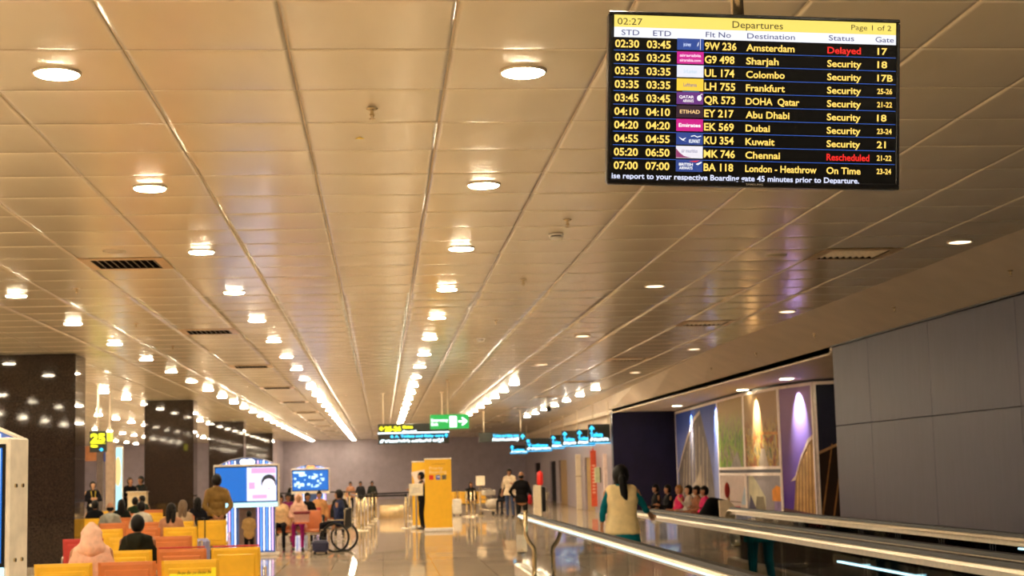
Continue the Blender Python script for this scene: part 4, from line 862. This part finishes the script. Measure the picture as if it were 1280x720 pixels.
suitcase(251, 690, 27.5, .30, .55, (.25, .25, .45), 'suitcase with raised handle left of the standing man', 'suitcase')
# wheelchair
q = atZ(407, 680, 0); t = thing('wheelchair', 'black wheelchair carrying a traveller in navy, beside the aisle', 'wheelchair', (pz(424, 33.9), 33.9, 0), 1.25)
for s in (-1, 1):
    b = MB(); b.tube([(s*.28, .30*math.cos(a_), .31+.30*math.sin(a_)) for a_ in [2*PI*i/24 for i in range(24)]], .026, 6, closed=True)
    b.build('wheel_rim', RUBBER, t, True)
    b = MB(); [b.cyl((s*.28, 0, .31), (s*.28, .29*math.cos(a_), .31+.29*math.sin(a_)), .004, n=4) for a_ in [2*PI*i/12 for i in range(12)]]; b.build('spokes', STEEL, t)
    b = MB(); b.tube([(s*.25, .45, .07+.06*math.cos(a_)) if False else (s*.25, .45+.06*math.sin(a_), .08+.06*math.cos(a_)) for a_ in [2*PI*i/12 for i in range(12)]], .014, 5, closed=True); b.build('caster', RUBBER, t)
    b = MB(); b.tube([(s*.22, -.28, .92), (s*.22, -.2, .9), (s*.22, -.18, .5), (s*.22, .35, .48), (s*.22, .45, .12)], .013, 6); b.tube([(s*.24, -.18, .68), (s*.24, .2, .68)], .02, 6); b.build('side_frame', STEEL, t, True)
MB().box((0, .08, .49), (.44, .44, .04), bev=.01).build('seat', BLACK, t); MB().box((0, -.18, .72), (.44, .03, .42), bev=.01).build('backrest', BLACK, t); MB().box((0, .5, .12), (.4, .16, .02)).build('footrest', BLACK, t)
# luggage trolley
q = atZ(617, 644, 0); t = thing('luggage_trolley', 'steel luggage trolley loaded with a pale bag near the far wall', 'trolley', (q.x, 58.5, 0), .6)
b = MB(); b.tube([(-.3, -.5, .18), (-.3, .45, .25), (-.28, .55, 1.0), (.28, .55, 1.0), (.3, .45, .25), (.3, -.5, .18), (-.3, -.5, .18)], .02, 6); b.tube([(-.3, .5, .6), (.3, .5, .6)], .015, 5); b.build('frame', STEEL, t, True)
for x, y in ((-.28, .4), (.28, .4), (0, -.48)): MB().cyl((x-.02, y, .07), (x+.02, y, .07), .07, n=12).build('wheel', RUBBER, t)
MB().box((0, 0, .22), (.56, .9, .03)).build('deck', STEEL, t); MB().box((0, .3, .85), (.5, .3, .2), bev=.03).build('basket', mat('basket_grey', (.45, .4, .34), .5), t)
g = thing('duffel_bag', 'pale duffel bag lying on the luggage trolley', 'bag', (q.x, 58.4, .24), .6); b = MB(); b.cap((-.18, 0, .2), (.18, 0, .2), .18, n=14); b.build('body', mat('duffel', (.6, .52, .42), .6, bump=.2), g, True); b = MB(); b.tube([(-.1, 0, .36), (-.05, 0, .44), (.05, 0, .44), (.1, 0, .36)], .015, 6); b.build('handle', BLACK, g)

# ------------------------------------------------------------------ people
JOBS = []
def blob(prims, name, M, parent, vox, extra=None, mats=None):
    """prims MB -> voxel union; evaluated together at the end"""
    me = prims.mesh('tmp', [BLACK]); o = bpy.data.objects.new('tmp', me); C.objects.link(o)
    md = o.modifiers.new('r', 'REMESH'); md.mode = 'VOXEL'; md.voxel_size = vox; md.use_smooth_shade = True
    sm = o.modifiers.new('s', 'SMOOTH'); sm.factor = .5; sm.iterations = 4
    JOBS.append((o, name, mats or [M], parent, extra))
def flush():
    dg = bpy.context.evaluated_depsgraph_get(); dg.update()
    res = [(j, bpy.data.meshes.new_from_object(j[0].evaluated_get(dg))) for j in JOBS]
    for (o, name, mats, parent, extra), me in res:
        me.materials.clear(); [me.materials.append(x) for x in mats]
        if extra is not None:
            nv, nf = len(me.vertices), len(me.polygons)
            vs = [tuple(v.co) for v in me.vertices]+extra.v; fs = [tuple(p.vertices) for p in me.polygons]+[tuple(i+nv for i in f_) for f_ in extra.f]
            m2 = bpy.data.meshes.new(name); m2.from_pydata(vs, [], fs); [m2.materials.append(x) for x in mats]
            m2.polygons.foreach_set('material_index', [0]*nf+extra.m); me = m2
        me.polygons.foreach_set('material_index', [0]*len(me.polygons)) if extra is None else None
        me.polygons.foreach_set('use_smooth', [True]*len(me.polygons)); me.name = name
        n = bpy.data.objects.new(name, me); C.objects.link(n); n.parent = parent
        d = o.data; bpy.data.objects.remove(o); bpy.data.meshes.remove(d)
SK = {'a': (.42, .20, .10), 'b': (.30, .13, .06), 'c': (.60, .34, .2)}
EYEW = mat('eye_white', (.8, .78, .74), .3, noise=0); EYED = mat('eye_dark', (.02, .012, .01), .2, noise=0); LIP = mat('lip', (.35, .09, .07), .4, noise=0)
def person(label, X, Y, face, sit=False, h=1.7, skin='a', hair='short', hairc=(.012, .009, .008), top=(.1, .1, .1), bottom=(.03, .03, .04), arms=('down', 'down'),
           sleeve='long', hem=0, kurta=0, vest=None, hood=None, lean=0, turn=0, nod=0, seatz=.47, z0=0, walk=0, lanyard=None, belt_=None, shoes=(.02, .018, .016), low=False, mask=None, name='person'):
    s = h/1.7; dk = lambda c: tuple(x*.35 for x in c) if max(c) < .09 else c; top, bottom, hairc, shoes = dk(top), dk(bottom), dk(hairc), dk(shoes)
    t = thing(name, label, 'person', (X, Y, z0), math.radians(face)); hipz = .90 if not sit else (seatz+.09)/s
    V = Vector
    R = Matrix.Rotation(-lean, 3, 'X'); hip = V((0, 0, hipz))
    def up_(x, y, z): return (hip + R @ (V((x, y, z+hipz-.90))-hip))*s        # z given in standing coordinates
    def lo(x, y, z): return V((x, y, z))*s
    sk = MB(); sh = MB(); pt = MB(); ex = MB(); so = MB()
    def torso(b, g, hemz=.86):
        b.cap(up_(-.12, 0, 1.385), up_(.12, 0, 1.385), .062*s+g, n=12); b.cap(up_(-.075, .01, 1.27), up_(.075, .01, 1.27), .112*s+g, n=12)
        b.cap(up_(-.055, .01, 1.12), up_(.055, .01, 1.12), .105*s+g, n=12); b.cap(up_(-.065, 0, .97), up_(.065, 0, .97), .108*s+g, n=12)
        b.cap(up_(-.07, -.01, hemz), up_(.07, -.01, hemz), .112*s+g, n=12)
    torso(sk, -.006)
    sk.cap(up_(0, -.01, 1.38), up_(0, .01, 1.50), .055*s, .05*s)
    A = {'down': ((.055, -.02, -.28), (.07, .05, -.53)), 'back': ((.06, -.10, -.27), (-.12, -.15, -.46)), 'lap': ((.05, .04, -.27), (-.04, .27, -.30)), 'rail': ((.12, .12, -.24), (.20, .32, -.32)),
         'forward': ((.04, .08, -.27), (-.03, .33, -.20)), 'phone': ((.03, .10, -.25), (-.08, .26, -.05)), 'cross': ((.05, .06, -.26), (-.16, .20, -.22)), 'out': ((.10, .14, -.20), (.10, .40, -.16)), 'hip': ((.13, -.04, -.24), (.02, .08, -.42))}
    for sd, an in ((-1, arms[0]), (1, arms[1])):
        e, w_ = A[an]; S = up_(sd*.195, 0, 1.385); E_ = up_(sd*(.20+e[0]), e[1], 1.385+e[2]); Wr = up_(sd*(.20+w_[0]), w_[1], 1.385+w_[2])
        sk.cap(S, E_, .044*s, .034*s); sk.cap(E_, Wr, .036*s, .026*s)
        if sleeve != 'none':
            sh.cap(up_(sd*.16, 0, 1.385), E_ if sleeve == 'long' else S.lerp(E_, .75), .062*s, .050*s)
            if sleeve == 'long': sh.cap(E_, E_.lerp(Wr, .93), .050*s, .038*s)
            if sleeve == 'elbow': sh.cap(E_, E_.lerp(Wr, .35), .050*s, .042*s)
        d = (Wr-E_).normalized(); side = d.cross(V((0, 1, 0)) if abs(d.y) < .8 else V((0, 0, 1))).normalized(); nrm = d.cross(side).normalized()
        pc = Wr+d*.045*s; ex.cap(Wr-d*.02*s, pc+d*.01, .027*s, .036*s, n=8)
        cl = -nrm if an in ('down',) else nrm
        for k in range(4):
            o_ = (k-1.5)*.018*s; L1 = (.036, .042, .040, .031)[k]*s; b0 = pc+d*.035*s+side*o_; b1 = b0+(d*.95+cl*.3).normalized()*L1; b2 = b1+(d*.6+cl*.8).normalized()*L1*.8
            ex.cap(b0-d*.02*s, b1, .0095*s, .009*s, n=6, k=2); ex.cap(b1, b2, .009*s, .007*s, n=6, k=2)
        b0 = pc-d*.01*s+side*.030*s*sd; b1 = b0+(d*.6+side*.8*sd).normalized()*.035*s; ex.cap(b0, b1, .012*s, .010*s, n=6, k=2); ex.cap(b1, b1+(d+cl*.3).normalized()*.028*s, .010*s, .008*s, n=6, k=2)
    # legs
    for sd in (-1, 1):
        Hp = lo(sd*.09, 0, hipz-.02)
        if sit: K = lo(sd*.11, .43, hipz-.03); An = lo(sd*.12, .44, .09/s)
        else: st_ = walk*sd; K = lo(sd*.10, .03+.10*max(0, st_), .48); An = lo(sd*.105, -.02+st_*.14, .09)
        sk.cap(Hp, K, .078*s, .050*s); sk.cap(K, An, .050*s, .034*s)
        pt.cap(Hp+V((0, 0, .03)), K, .092*s, .066*s); pt.cap(K, An+V((0, 0, .0)), .066*s, .052*s)
        fd = V((0, 1, 0)); so.cap(An+V((0, -.03, -.045))*s, An+V((0, .15, -.055))*s, .042*s, .034*s); sk.cap(An, An+V((0, .09, -.04))*s, .03*s, .025*s)
    pt.cap(lo(-.07, 0, hipz), lo(.07, 0, hipz), .118*s)
    torso(sh, .014, .90 if not hem else .90-hem)
    if kurta:
        n = 16; rings = []
        for j in range(7):
            f_ = j/6; z = .98-kurta*f_; rx = .19+.06*f_; ry = .135+.06*f_
            rings.append([V((rx*math.cos(2*PI*i/n)*s, (ry*math.sin(2*PI*i/n))*s+(.0 if not sit else .0), (z if not sit else z-.9+hipz)*s)) for i in range(n)])
        sh.loft(rings)
    # head
    nd = Matrix.Rotation(math.radians(turn), 3, 'Z') @ Matrix.Rotation(-nod, 3, 'X'); hb = up_(0, .015, 1.50); k_ = s
    def hd(x, y, z): return hb+nd @ V((x, y, z))*k_
    def ellT(b, c, r, mi=0, n=12, k=8, fn=None): 
        Tm = Matrix.Translation(hb) @ nd.to_4x4() @ Matrix.Scale(k_, 4); b.ell(c, r, n=n, k=k, mi=mi, T=Tm, fn=fn)
    hs = MB()
    def skull(p):
        q = V(p)
        if q.z < .09: f_ = (.09-q.z)/.11; q.x *= 1-.28*f_; q.y = q.y*(1-.12*f_)+.012*f_
        return q
    ellT(ex, (0, .005, .09), (.076, .096, .115), n=18, k=14, fn=skull); ellT(ex, (0, .062, .005), (.04, .03, .026))
    ellT(ex, (0, .103, .070), (.013, .018, .022)); ellT(ex, (0, .096, .092), (.008, .012, .026))
    for sd in (-1, 1):
        ellT(ex, (sd*.078, -.005, .078), (.010, .018, .030)); ellT(ex, (sd*.030, .082, .095), (.014, .010, .009), mi=1); ellT(ex, (sd*.030, .090, .095), (.006, .004, .006), mi=2); ellT(ex, (sd*.031, .088, .113), (.02, .008, .004), mi=2)
    ellT(ex, (0, .088, .035), (.022, .009, .008), mi=3)
    vox = .022 if not low else .03
    SKM = mat('skin_'+skin, SK[skin], .5, noise=.04)
    blob(sk, 'body', SKM, t, vox, ex, [SKM, EYEW, EYED, LIP])
    HM = mat('hair_%d' % int(sum(hairc)*1000), hairc, .5, noise=.15, nscale=60, stretch=(1, 1, .2), spec=.2)
    def cap_hair(b, g=.012, fl=.10, bk=-.01):
        def fn(p):
            q = V(p); 
            if q.y > .035 and q.z < fl: q.y = .03+(q.y-.035)*.1; q.x *= .9
            if q.z < bk: q.z = bk+(q.z-bk)*.2
            return q
        ellT(b, (0, -.006, .098), (.082+g, .100+g, .118+g*.8), n=20, k=14, fn=fn)
    if hair != 'none' and not hood:
        b = MB()
        if hair == 'bald': 
            ellT(b, (0, -.02, .07), (.084, .088, .06))
        else: cap_hair(b, .010 if hair == 'short' else (.030 if hair == 'ponytail' else .016), .125 if hair == 'short' else .14, .0 if hair == 'short' else -.03)
        if hair == 'ponytail':
            b.cap(hd(0, -.10, .13), hd(0, -.15, .05), .035*s, .045*s); b.cap(hd(0, -.15, .05), hd(.02, -.145, -.14), .055*s, .050*s); b.cap(hd(.02, -.145, -.14), hd(.05, -.13, -.24), .050*s, .02*s)
        if hair == 'long': b.cap(hd(-.04, -.06, .06), hd(-.05, -.07, -.16), .06*s, .045*s); b.cap(hd(.04, -.06, .06), hd(.05, -.07, -.16), .06*s, .045*s)
        if hair == 'bun': b.ell(tuple(hd(0, -.12, .09)), (.045, .045, .045))
        b.build('hair', HM, t, True)
    if hood:
        HD = mat('cloth_%d_%d_%d' % tuple(int(c*999) for c in hood), hood, .8, bump=.25, nscale=20, spec=.12); b = MB()
        b.cap(hd(0, -.02, .10), hd(0, -.045, .165), .125*s, .055*s, n=14); b.cap(hd(0, -.03, .07), hd(0, -.06, -.07), .120*s, .13*s, n=14); b.cap(hd(-.09, -.03, -.10), hd(.09, -.03, -.10), .09*s, n=12)
        if face > 90 or mask == 'open':
            b = MB(); b.cap(hd(0, -.03, .11), hd(0, -.04, .12), .118*s, n=14); b.cap(hd(-.06, -.03, -.0), hd(-.09, -.0, -.12), .07*s, .08*s); b.cap(hd(.06, -.03, -.0), hd(.09, -.0, -.12), .07*s, .08*s); b.cap(hd(-.05, .03, -.09), hd(.05, .03, -.09), .07*s)
        blob(b, 'hood', HD, t, .02)
    TM = mat('cloth_%d_%d_%d' % tuple(int(c*999) for c in top), top, .75, bump=.3, nscale=14, noise=.1, spec=.12)
    if sleeve == 'none': pass
    sh.cap(up_(-.05, -.02, 1.44), up_(.05, -.02, 1.44), .05*s)
    if 'hooded' in label: sh.cap(up_(-.07, -.09, 1.42), up_(.07, -.09, 1.42), .065*s); sh.cap(up_(-.05, -.11, 1.38), up_(0, -.13, 1.26), .07*s, .05*s); sh.cap(up_(.05, -.11, 1.38), up_(0, -.13, 1.26), .07*s, .05*s)
    blob(sh, 'shirt', TM, t, vox); PM = mat('cloth_%d_%d_%d' % tuple(int(c*999) for c in bottom), bottom, .75, bump=.3, nscale=14, noise=.1, spec=.12)
    blob(pt, 'trousers', PM, t, vox); so.build('shoes', mat('shoe_%d' % int(sum(shoes)*200), shoes, .4), t, True)
    if vest:
        v = MB(); torso(v, .032, .90); n = 18; rings = []
        for z, rx, ry in ((1.42, .15, .10), (1.36, .195, .125), (1.24, .205, .15), (1.08, .195, .15), (.98, .215, .165), (.88, .232, .18), (.83, .236, .182)):
            rings.append([up_(rx*math.cos(2*PI*i/n), ry*math.sin(2*PI*i/n), z) for i in range(n)])
        v.loft(rings); blob(v, 'vest', mat('vest_cream', vest, .75, bump=.35, nscale=9, noise=.06), t, .02)
    if lanyard:
        b = MB(); b.tube([up_(-.07, .10, 1.42), up_(-.05, .155, 1.25), up_(0, .17, 1.12), up_(.05, .155, 1.25), up_(.07, .10, 1.42)], .010, 5); b.box(tuple(up_(0, .165, 1.08)), (.06, .01, .08)); b.build('lanyard', mat('lanyard', lanyard, .5), t)
    if belt_: b = MB(); b.cap(up_(-.08, .14, .98), up_(.08, .14, .98), .045); b.build('papers', mat('papers', belt_, .5), t)
    return t
def hgt(px, py, Y, seated=False):
    z = atY(px, py, Y).z
    return z if not seated else z
def seated(label, px, py, Y, face, **k):       # py = top of head in the photograph; seat height follows from it
    z = atY(px, py, Y).z; h = k.pop('h', 1.65); s = h/1.7
    # head top when seated = (hipz + .80)*s where hipz*s = seatz + .09
    h = max(1.42, min(1.9, (z-.565)/.80*1.7))
    return person(label, pz(px, Y), Y+k.pop('dy', 0), face, sit=True, h=h, seatz=.475, **k)
GREYG = (.30, .30, .26)
person('woman in a cream vest over teal tunic with long black ponytail, on the walkway', pz(776, 19), 19, -4, h=1.60, skin='a', hair='ponytail', top=(.0, .13, .17), bottom=(.0, .09, .13), vest=(.80, .62, .32), kurta=.30, arms=('down', 'rail'), sleeve='elbow', z0=.04, walk=.6, turn=3)
person('man in an olive brown jacket standing with hands clasped behind his back', pz(271, 30), 30, 18, h=1.70, skin='b', hair='short', hairc=(.02, .014, .01), top=(.20, .12, .035), bottom=(.02, .014, .018), arms=('back', 'back'), hem=.12, turn=12)
person('bearded man in a cream shirt facing the camera near the far wall', pz(637, 55), 55, 160, h=1.72, skin='b', top=(.62, .50, .36), bottom=(.05, .07, .14), arms=('forward', 'down'), sleeve='elbow', kurta=.2)
person('man in a black jacket seen from behind with a red bag at right', pz(651.5, 42), 42, -10, h=1.60, skin='a', hair='bald', top=(.022, .018, .02), bottom=(.05, .055, .06), arms=('hip', 'down'), walk=.4)
b = thing('shoulder_bag', 'red shoulder bag hanging at the side of the man in black', 'bag', (pz(661.5, 42), 42, .74)); MB().box((0, 0, .12), (.12, .22, .26), bev=.04).build('body', mat('bag_red', (.6, .02, .03), .5), b); q = MB(); q.tube([(0, -.08, .24), (-.04, 0, .60), (0, .08, .24)], .012, 6); q.build('strap', mat('bag_red', (0, 0, 0)), b)
person('person in dark clothes standing behind the yellow banners', pz(526.5, 46), 45.6, 100, h=1.66, skin='a', top=(.015, .015, .018), bottom=(.015, .015, .018), arms=('forward', 'forward'), low=True)
person('woman staff member in dark suit with yellow lanyard by the first column', pz(116, 47), 47, 200, h=1.63, skin='c', hair='bun', top=(.015, .014, .022), bottom=(.015, .014, .02), arms=('cross', 'cross'), lanyard=(.8, .6, .05), belt_=(.75, .7, .55), low=True)
person('staff man in dark jacket leaning over the gate counter', pz(161, 47.5), 47.5, 210, h=1.74, skin='a', top=(.012, .012, .018), bottom=(.015, .014, .02), arms=('forward', 'forward'), lean=.18, nod=-.3, low=True)
person('staff member in dark green jacket at the right end of the gate counter', pz(176.5, 48.5), 48.5, 150, h=1.76, skin='a', top=(.01, .03, .022), bottom=(.015, .014, .02), arms=('forward', 'down'), low=True)
# seated foreground
seated('person wearing a pale pink hood seated in the nearest row', 115, 668, 15.23, 8, h=1.60, hood=(.80, .50, .38), top=(.80, .50, .38), arms=('lap', 'lap'))
seated('dark haired man in a hooded green black jacket seated in the second row', 172, 646, 17.63, -4, h=1.74, top=(.035, .036, .02), arms=('lap', 'lap'), skin='b')
seated('long haired woman with a hair clip seated left of the grey haired head', 214, 639, 25.63, 0, hair='long', top=(.4, .2, .12), arms=('lap', 'lap'), low=True)
seated('person with grey brown hair seated right of the woman with hair clip', 228.5, 643, 29.23, 0, h=1.6, hair='long', hairc=(.16, .11, .07), top=(.4, .3, .2), arms=('lap', 'lap'), low=True)
seated('balding man in a grey hooded top, seated below the beige pillar', 138, 632, 29.23, 6, hair='bald', top=(.32, .32, .27), arms=('lap', 'lap'), low=True, skin='a')
seated('dark haired traveller seated right of the balding man in grey', 152, 632, 33.23, 4, hair='long', top=(.02, .03, .02), low=True)
seated('traveller in green seated left of the red faced man', 169, 629, 37.23, 4, top=(.03, .07, .03), low=True)
seated('traveller with reddish face turned aside, seated before the counter', 177.5, 630, 41.23, 4, skin='a', top=(.03, .07, .04), low=True, turn=70)
seated('dark haired traveller in a white grey top behind the man in green black', 177, 636, 29.23, 12, top=(.55, .52, .45), low=True)
seated('traveller in black leaning back beside the first column', 119, 636, 33.23, 6, top=(.012, .012, .02), low=True)
seated('dark dressed traveller in a round black cap behind the fifth row', 247, 628, 33.23, 4, top=(.02, .02, .03), hair='long', low=True)
person('small child in a tan top and dark trousers standing before the kiosk centre', pz(311, 31), 31, 5, h=.98, top=(.42, .26, .10), bottom=(.02, .02, .02), low=True, arms=('phone', 'phone'))
# right of the kiosk
seated('man in a cream shirt seated at the right edge of the nearer kiosk', 350, 628, 34.95, 180, h=1.72, top=(.72, .50, .28), bottom=(.02, .02, .03), low=True, hairc=(.05, .03, .02))
seated('traveller leaning over in plum, beside the man in cream', 360, 632, 37.9, 180, h=1.5, top=(.20, .02, .10), bottom=(.2, .01, .09), low=True, skin='b')
seated('woman in a peach headscarf and magenta dress holding bags on her lap', 373, 628, 34.95, 180, h=1.62, hood=(.85, .55, .42), top=(.70, .42, .32), bottom=(.28, .01, .13), skin='a', kurta=.2, arms=('lap', 'lap'), low=True)
t = thing('hand_bag', 'pink and maroon bag on the lap of the woman in the headscarf', 'bag', (pz(377, 34.5), 34.45, .60)); t.scale = (.8, .8, .8); bench(pz(425, 41.2), 41.23, 'oyo', 'orange beam seats behind the wheelchair', True); MB().box((0, 0, .14), (.40, .2, .28), bev=.04).build('body', mat('bag_pink', (.66, .36, .30), .6), t); MB().box((0, 0, .30), (.46, .24, .08), bev=.03).build('flap', mat('bag_maroon', (.22, .02, .03), .6), t); MB().box((0, -.01, .02), (.42, .22, .04), bev=.01).build('trim', mat('bag_orange', (.6, .15, .04), .6), t)
bench(pz(403, 35.17), 35.17, 'oooo', 'orange beam seats facing the aisle beside the wheelchair', True)
bench(pz(402, 38.13), 38.13, 'ryo', 'beam seats behind the orange ones, holding the man in the dark suit', True)
seated('man in a dark suit looking left, seated behind the headscarf woman', 384, 619, 37.9, 180, h=1.75, top=(.012, .012, .016), skin='b', low=True, turn=20)
person('traveller in navy sitting in the wheelchair', pz(424, 33.9), 33.9, 71.6, sit=True, h=1.5, seatz=.52, top=(.03, .04, .10), bottom=(.02, .02, .03), low=True, hairc=(.03, .02, .02))
seated('traveller with orange scarf seated beyond the wheelchair', 399, 627, 41, 180, top=(.6, .3, .12), low=True, hood=None)
seated('traveller in dark grey seated right of the wheelchair', 424, 628, 41, 180, top=(.06, .06, .06), low=True)
for px, py, Y, lab, cc in ((365, 612, 70, 'below the far kiosk, left', (.03, .03, .03)), (438, 614, 68, 'first of three behind the belt', (.4, .2, .12)), (450.5, 609, 68, 'middle of three behind the belt', (.05, .05, .06)), (465, 612, 68, 'last of three behind the belt', (.04, .05, .04))):
    z = atY(px, py, Y).z; person('distant traveller standing behind the belt, '+lab, pz(px, Y), Y, 180, h=max(1.35, min(1.75, z)), skin='b', top=cc, low=True)
seated('woman with long dark hair seated behind the three barrier posts', 588.5, 607, 62, 185, hair='long', top=(.03, .02, .02), h=1.65, low=True)
bench(pz(605, 62)+.1, 62.3, 'yyyyy', 'far row of yellow seats behind the barrier posts', True)
seated('dark dressed person seated between trolley and standing man in cream', 629, 618, 58, 150, top=(.02, .02, .03), low=True)
# right group by the mural
RG = [(820, 609.5, 'in dark suit, leftmost of the group by the mural', (.012, .010, .016), 'short', (.012, .009, .008), 'lap', 'a'), (835, 609, 'in dark suit, second of the group by the mural', (.012, .010, .016), 'short', (.012, .009, .008), 'forward', 'a'),
      (849, 607, 'with light brown hair and pink top by the mural', (.65, .02, .12), 'short', (.35, .17, .06), 'lap', 'a'), (861, 611, 'with black hair and white scarf between the pink tops', (.5, .42, .38), 'bun', (.012, .009, .008), 'phone', 'c'),
      (871, 609, 'half hidden behind the one in sunglasses', (.3, .12, .06), 'short', (.02, .012, .008), 'lap', 'a'), (880.5, 611, 'in sunglasses and pink top beside the draped jacket', (.68, .02, .14), 'short', (.012, .009, .008), 'out', 'a')]
XG = 6.35
for px, py, lab, cc, hr, hc, ar, sk_ in RG:
    d = ray(px, 600); Y = d.y/d.x*XG
    seated('traveller '+lab, px, py, Y, 96, top=cc, hair=hr, hairc=hc, arms=(ar, 'lap'), skin=sk_, low=True, sleeve='elbow' if cc[0] > .6 else 'long', turn=14)
bench(XG+.22, 33.9, 'rrrrrr', 'red seat row by the mural holding the two in dark suits', rz=PI/2)
bench(XG+.22, 30.3, 'rrrrrr', 'nearer red seat row by the mural holding the travellers in pink', rz=PI/2)
q = atY(893, 632, 28.2); t = thing('draped_jacket', 'black jacket draped over the seat end right of the sunglasses wearer', 'jacket', (q.x, 28.2, 0)); b = MB(); b.cap((-.22, 0, .62), (-.05, .0, .95), .15, .12); b.cap((-.05, 0, .95), (.18, 0, .90), .12, .12); b.cap((.18, 0, .90), (.22, 0, .5), .12, .14); b.cap((-.1, 0, .6), (.2, 0, .6), .18); blob(b, 'cloth', mat('jacket_black', (.004, .004, .0045), .7, spec=.1), t, .03)
MB().box((0, .1, .27), (.4, .4, .54), bev=.03).build('stool', BLACK, t)
q = atY(911, 634, 27.3); t = thing('info_lectern', 'cream angled board beside the black jacket', 'board', (q.x, 27.3, 0)); MB().poly([(-.15, .45), (.12, .45), (.16, .86), (.0, 1.02), (-.17, 1.02)], 0, .06).build('panel', mat('lectern_cream', (.75, .62, .45), .5), t); MB().box((0, .03, .23), (.08, .08, .46)).build('post', STEEL, t); MB().box((0, .03, .02), (.3, .3, .04)).build('base', STEEL, t)
q = atY(909, 613, 33); t = thing('red_marker', 'small red upright paddle in front of the tan mural panel', 'marker', (q.x, 33, 0)); b = MB(); b.ell((0, 0, q.z), (.06, .02, .17)); b.build('paddle', mat('marker_red', (.5, .03, .02), .5), t, True); MB().cyl((0, 0, .02), (.03, 0, q.z-.14), .02).build('stem', mat('marker_orange', (.7, .3, .04), .5), t); MB().cyl((0, 0, 0), (0, 0, .03), .12).build('base', BLACK, t)
q = atY(925, 642, 25.2); t = thing('colour_leaflet_stand', 'yellow and green leaflet stand seen through the last balustrade end', 'stand', (q.x, 25.2, 0)); MB().box((0, 0, .82), (.20, .03, .22), bev=.01).build('leaflet', mat('leaflet_yellow', (.9, .5, .04), .5), t); MB().box((-.02, -.02, .76), (.1, .01, .1)).build('leaflet_patch', mat('leaflet_green', (.25, .5, .05), .5), t); MB().cyl((0, 0, 0), (0, 0, .72), .02).build('post', STEEL, t); MB().cyl((0, 0, 0), (0, 0, .02), .12).build('base', STEEL, t)
flush()
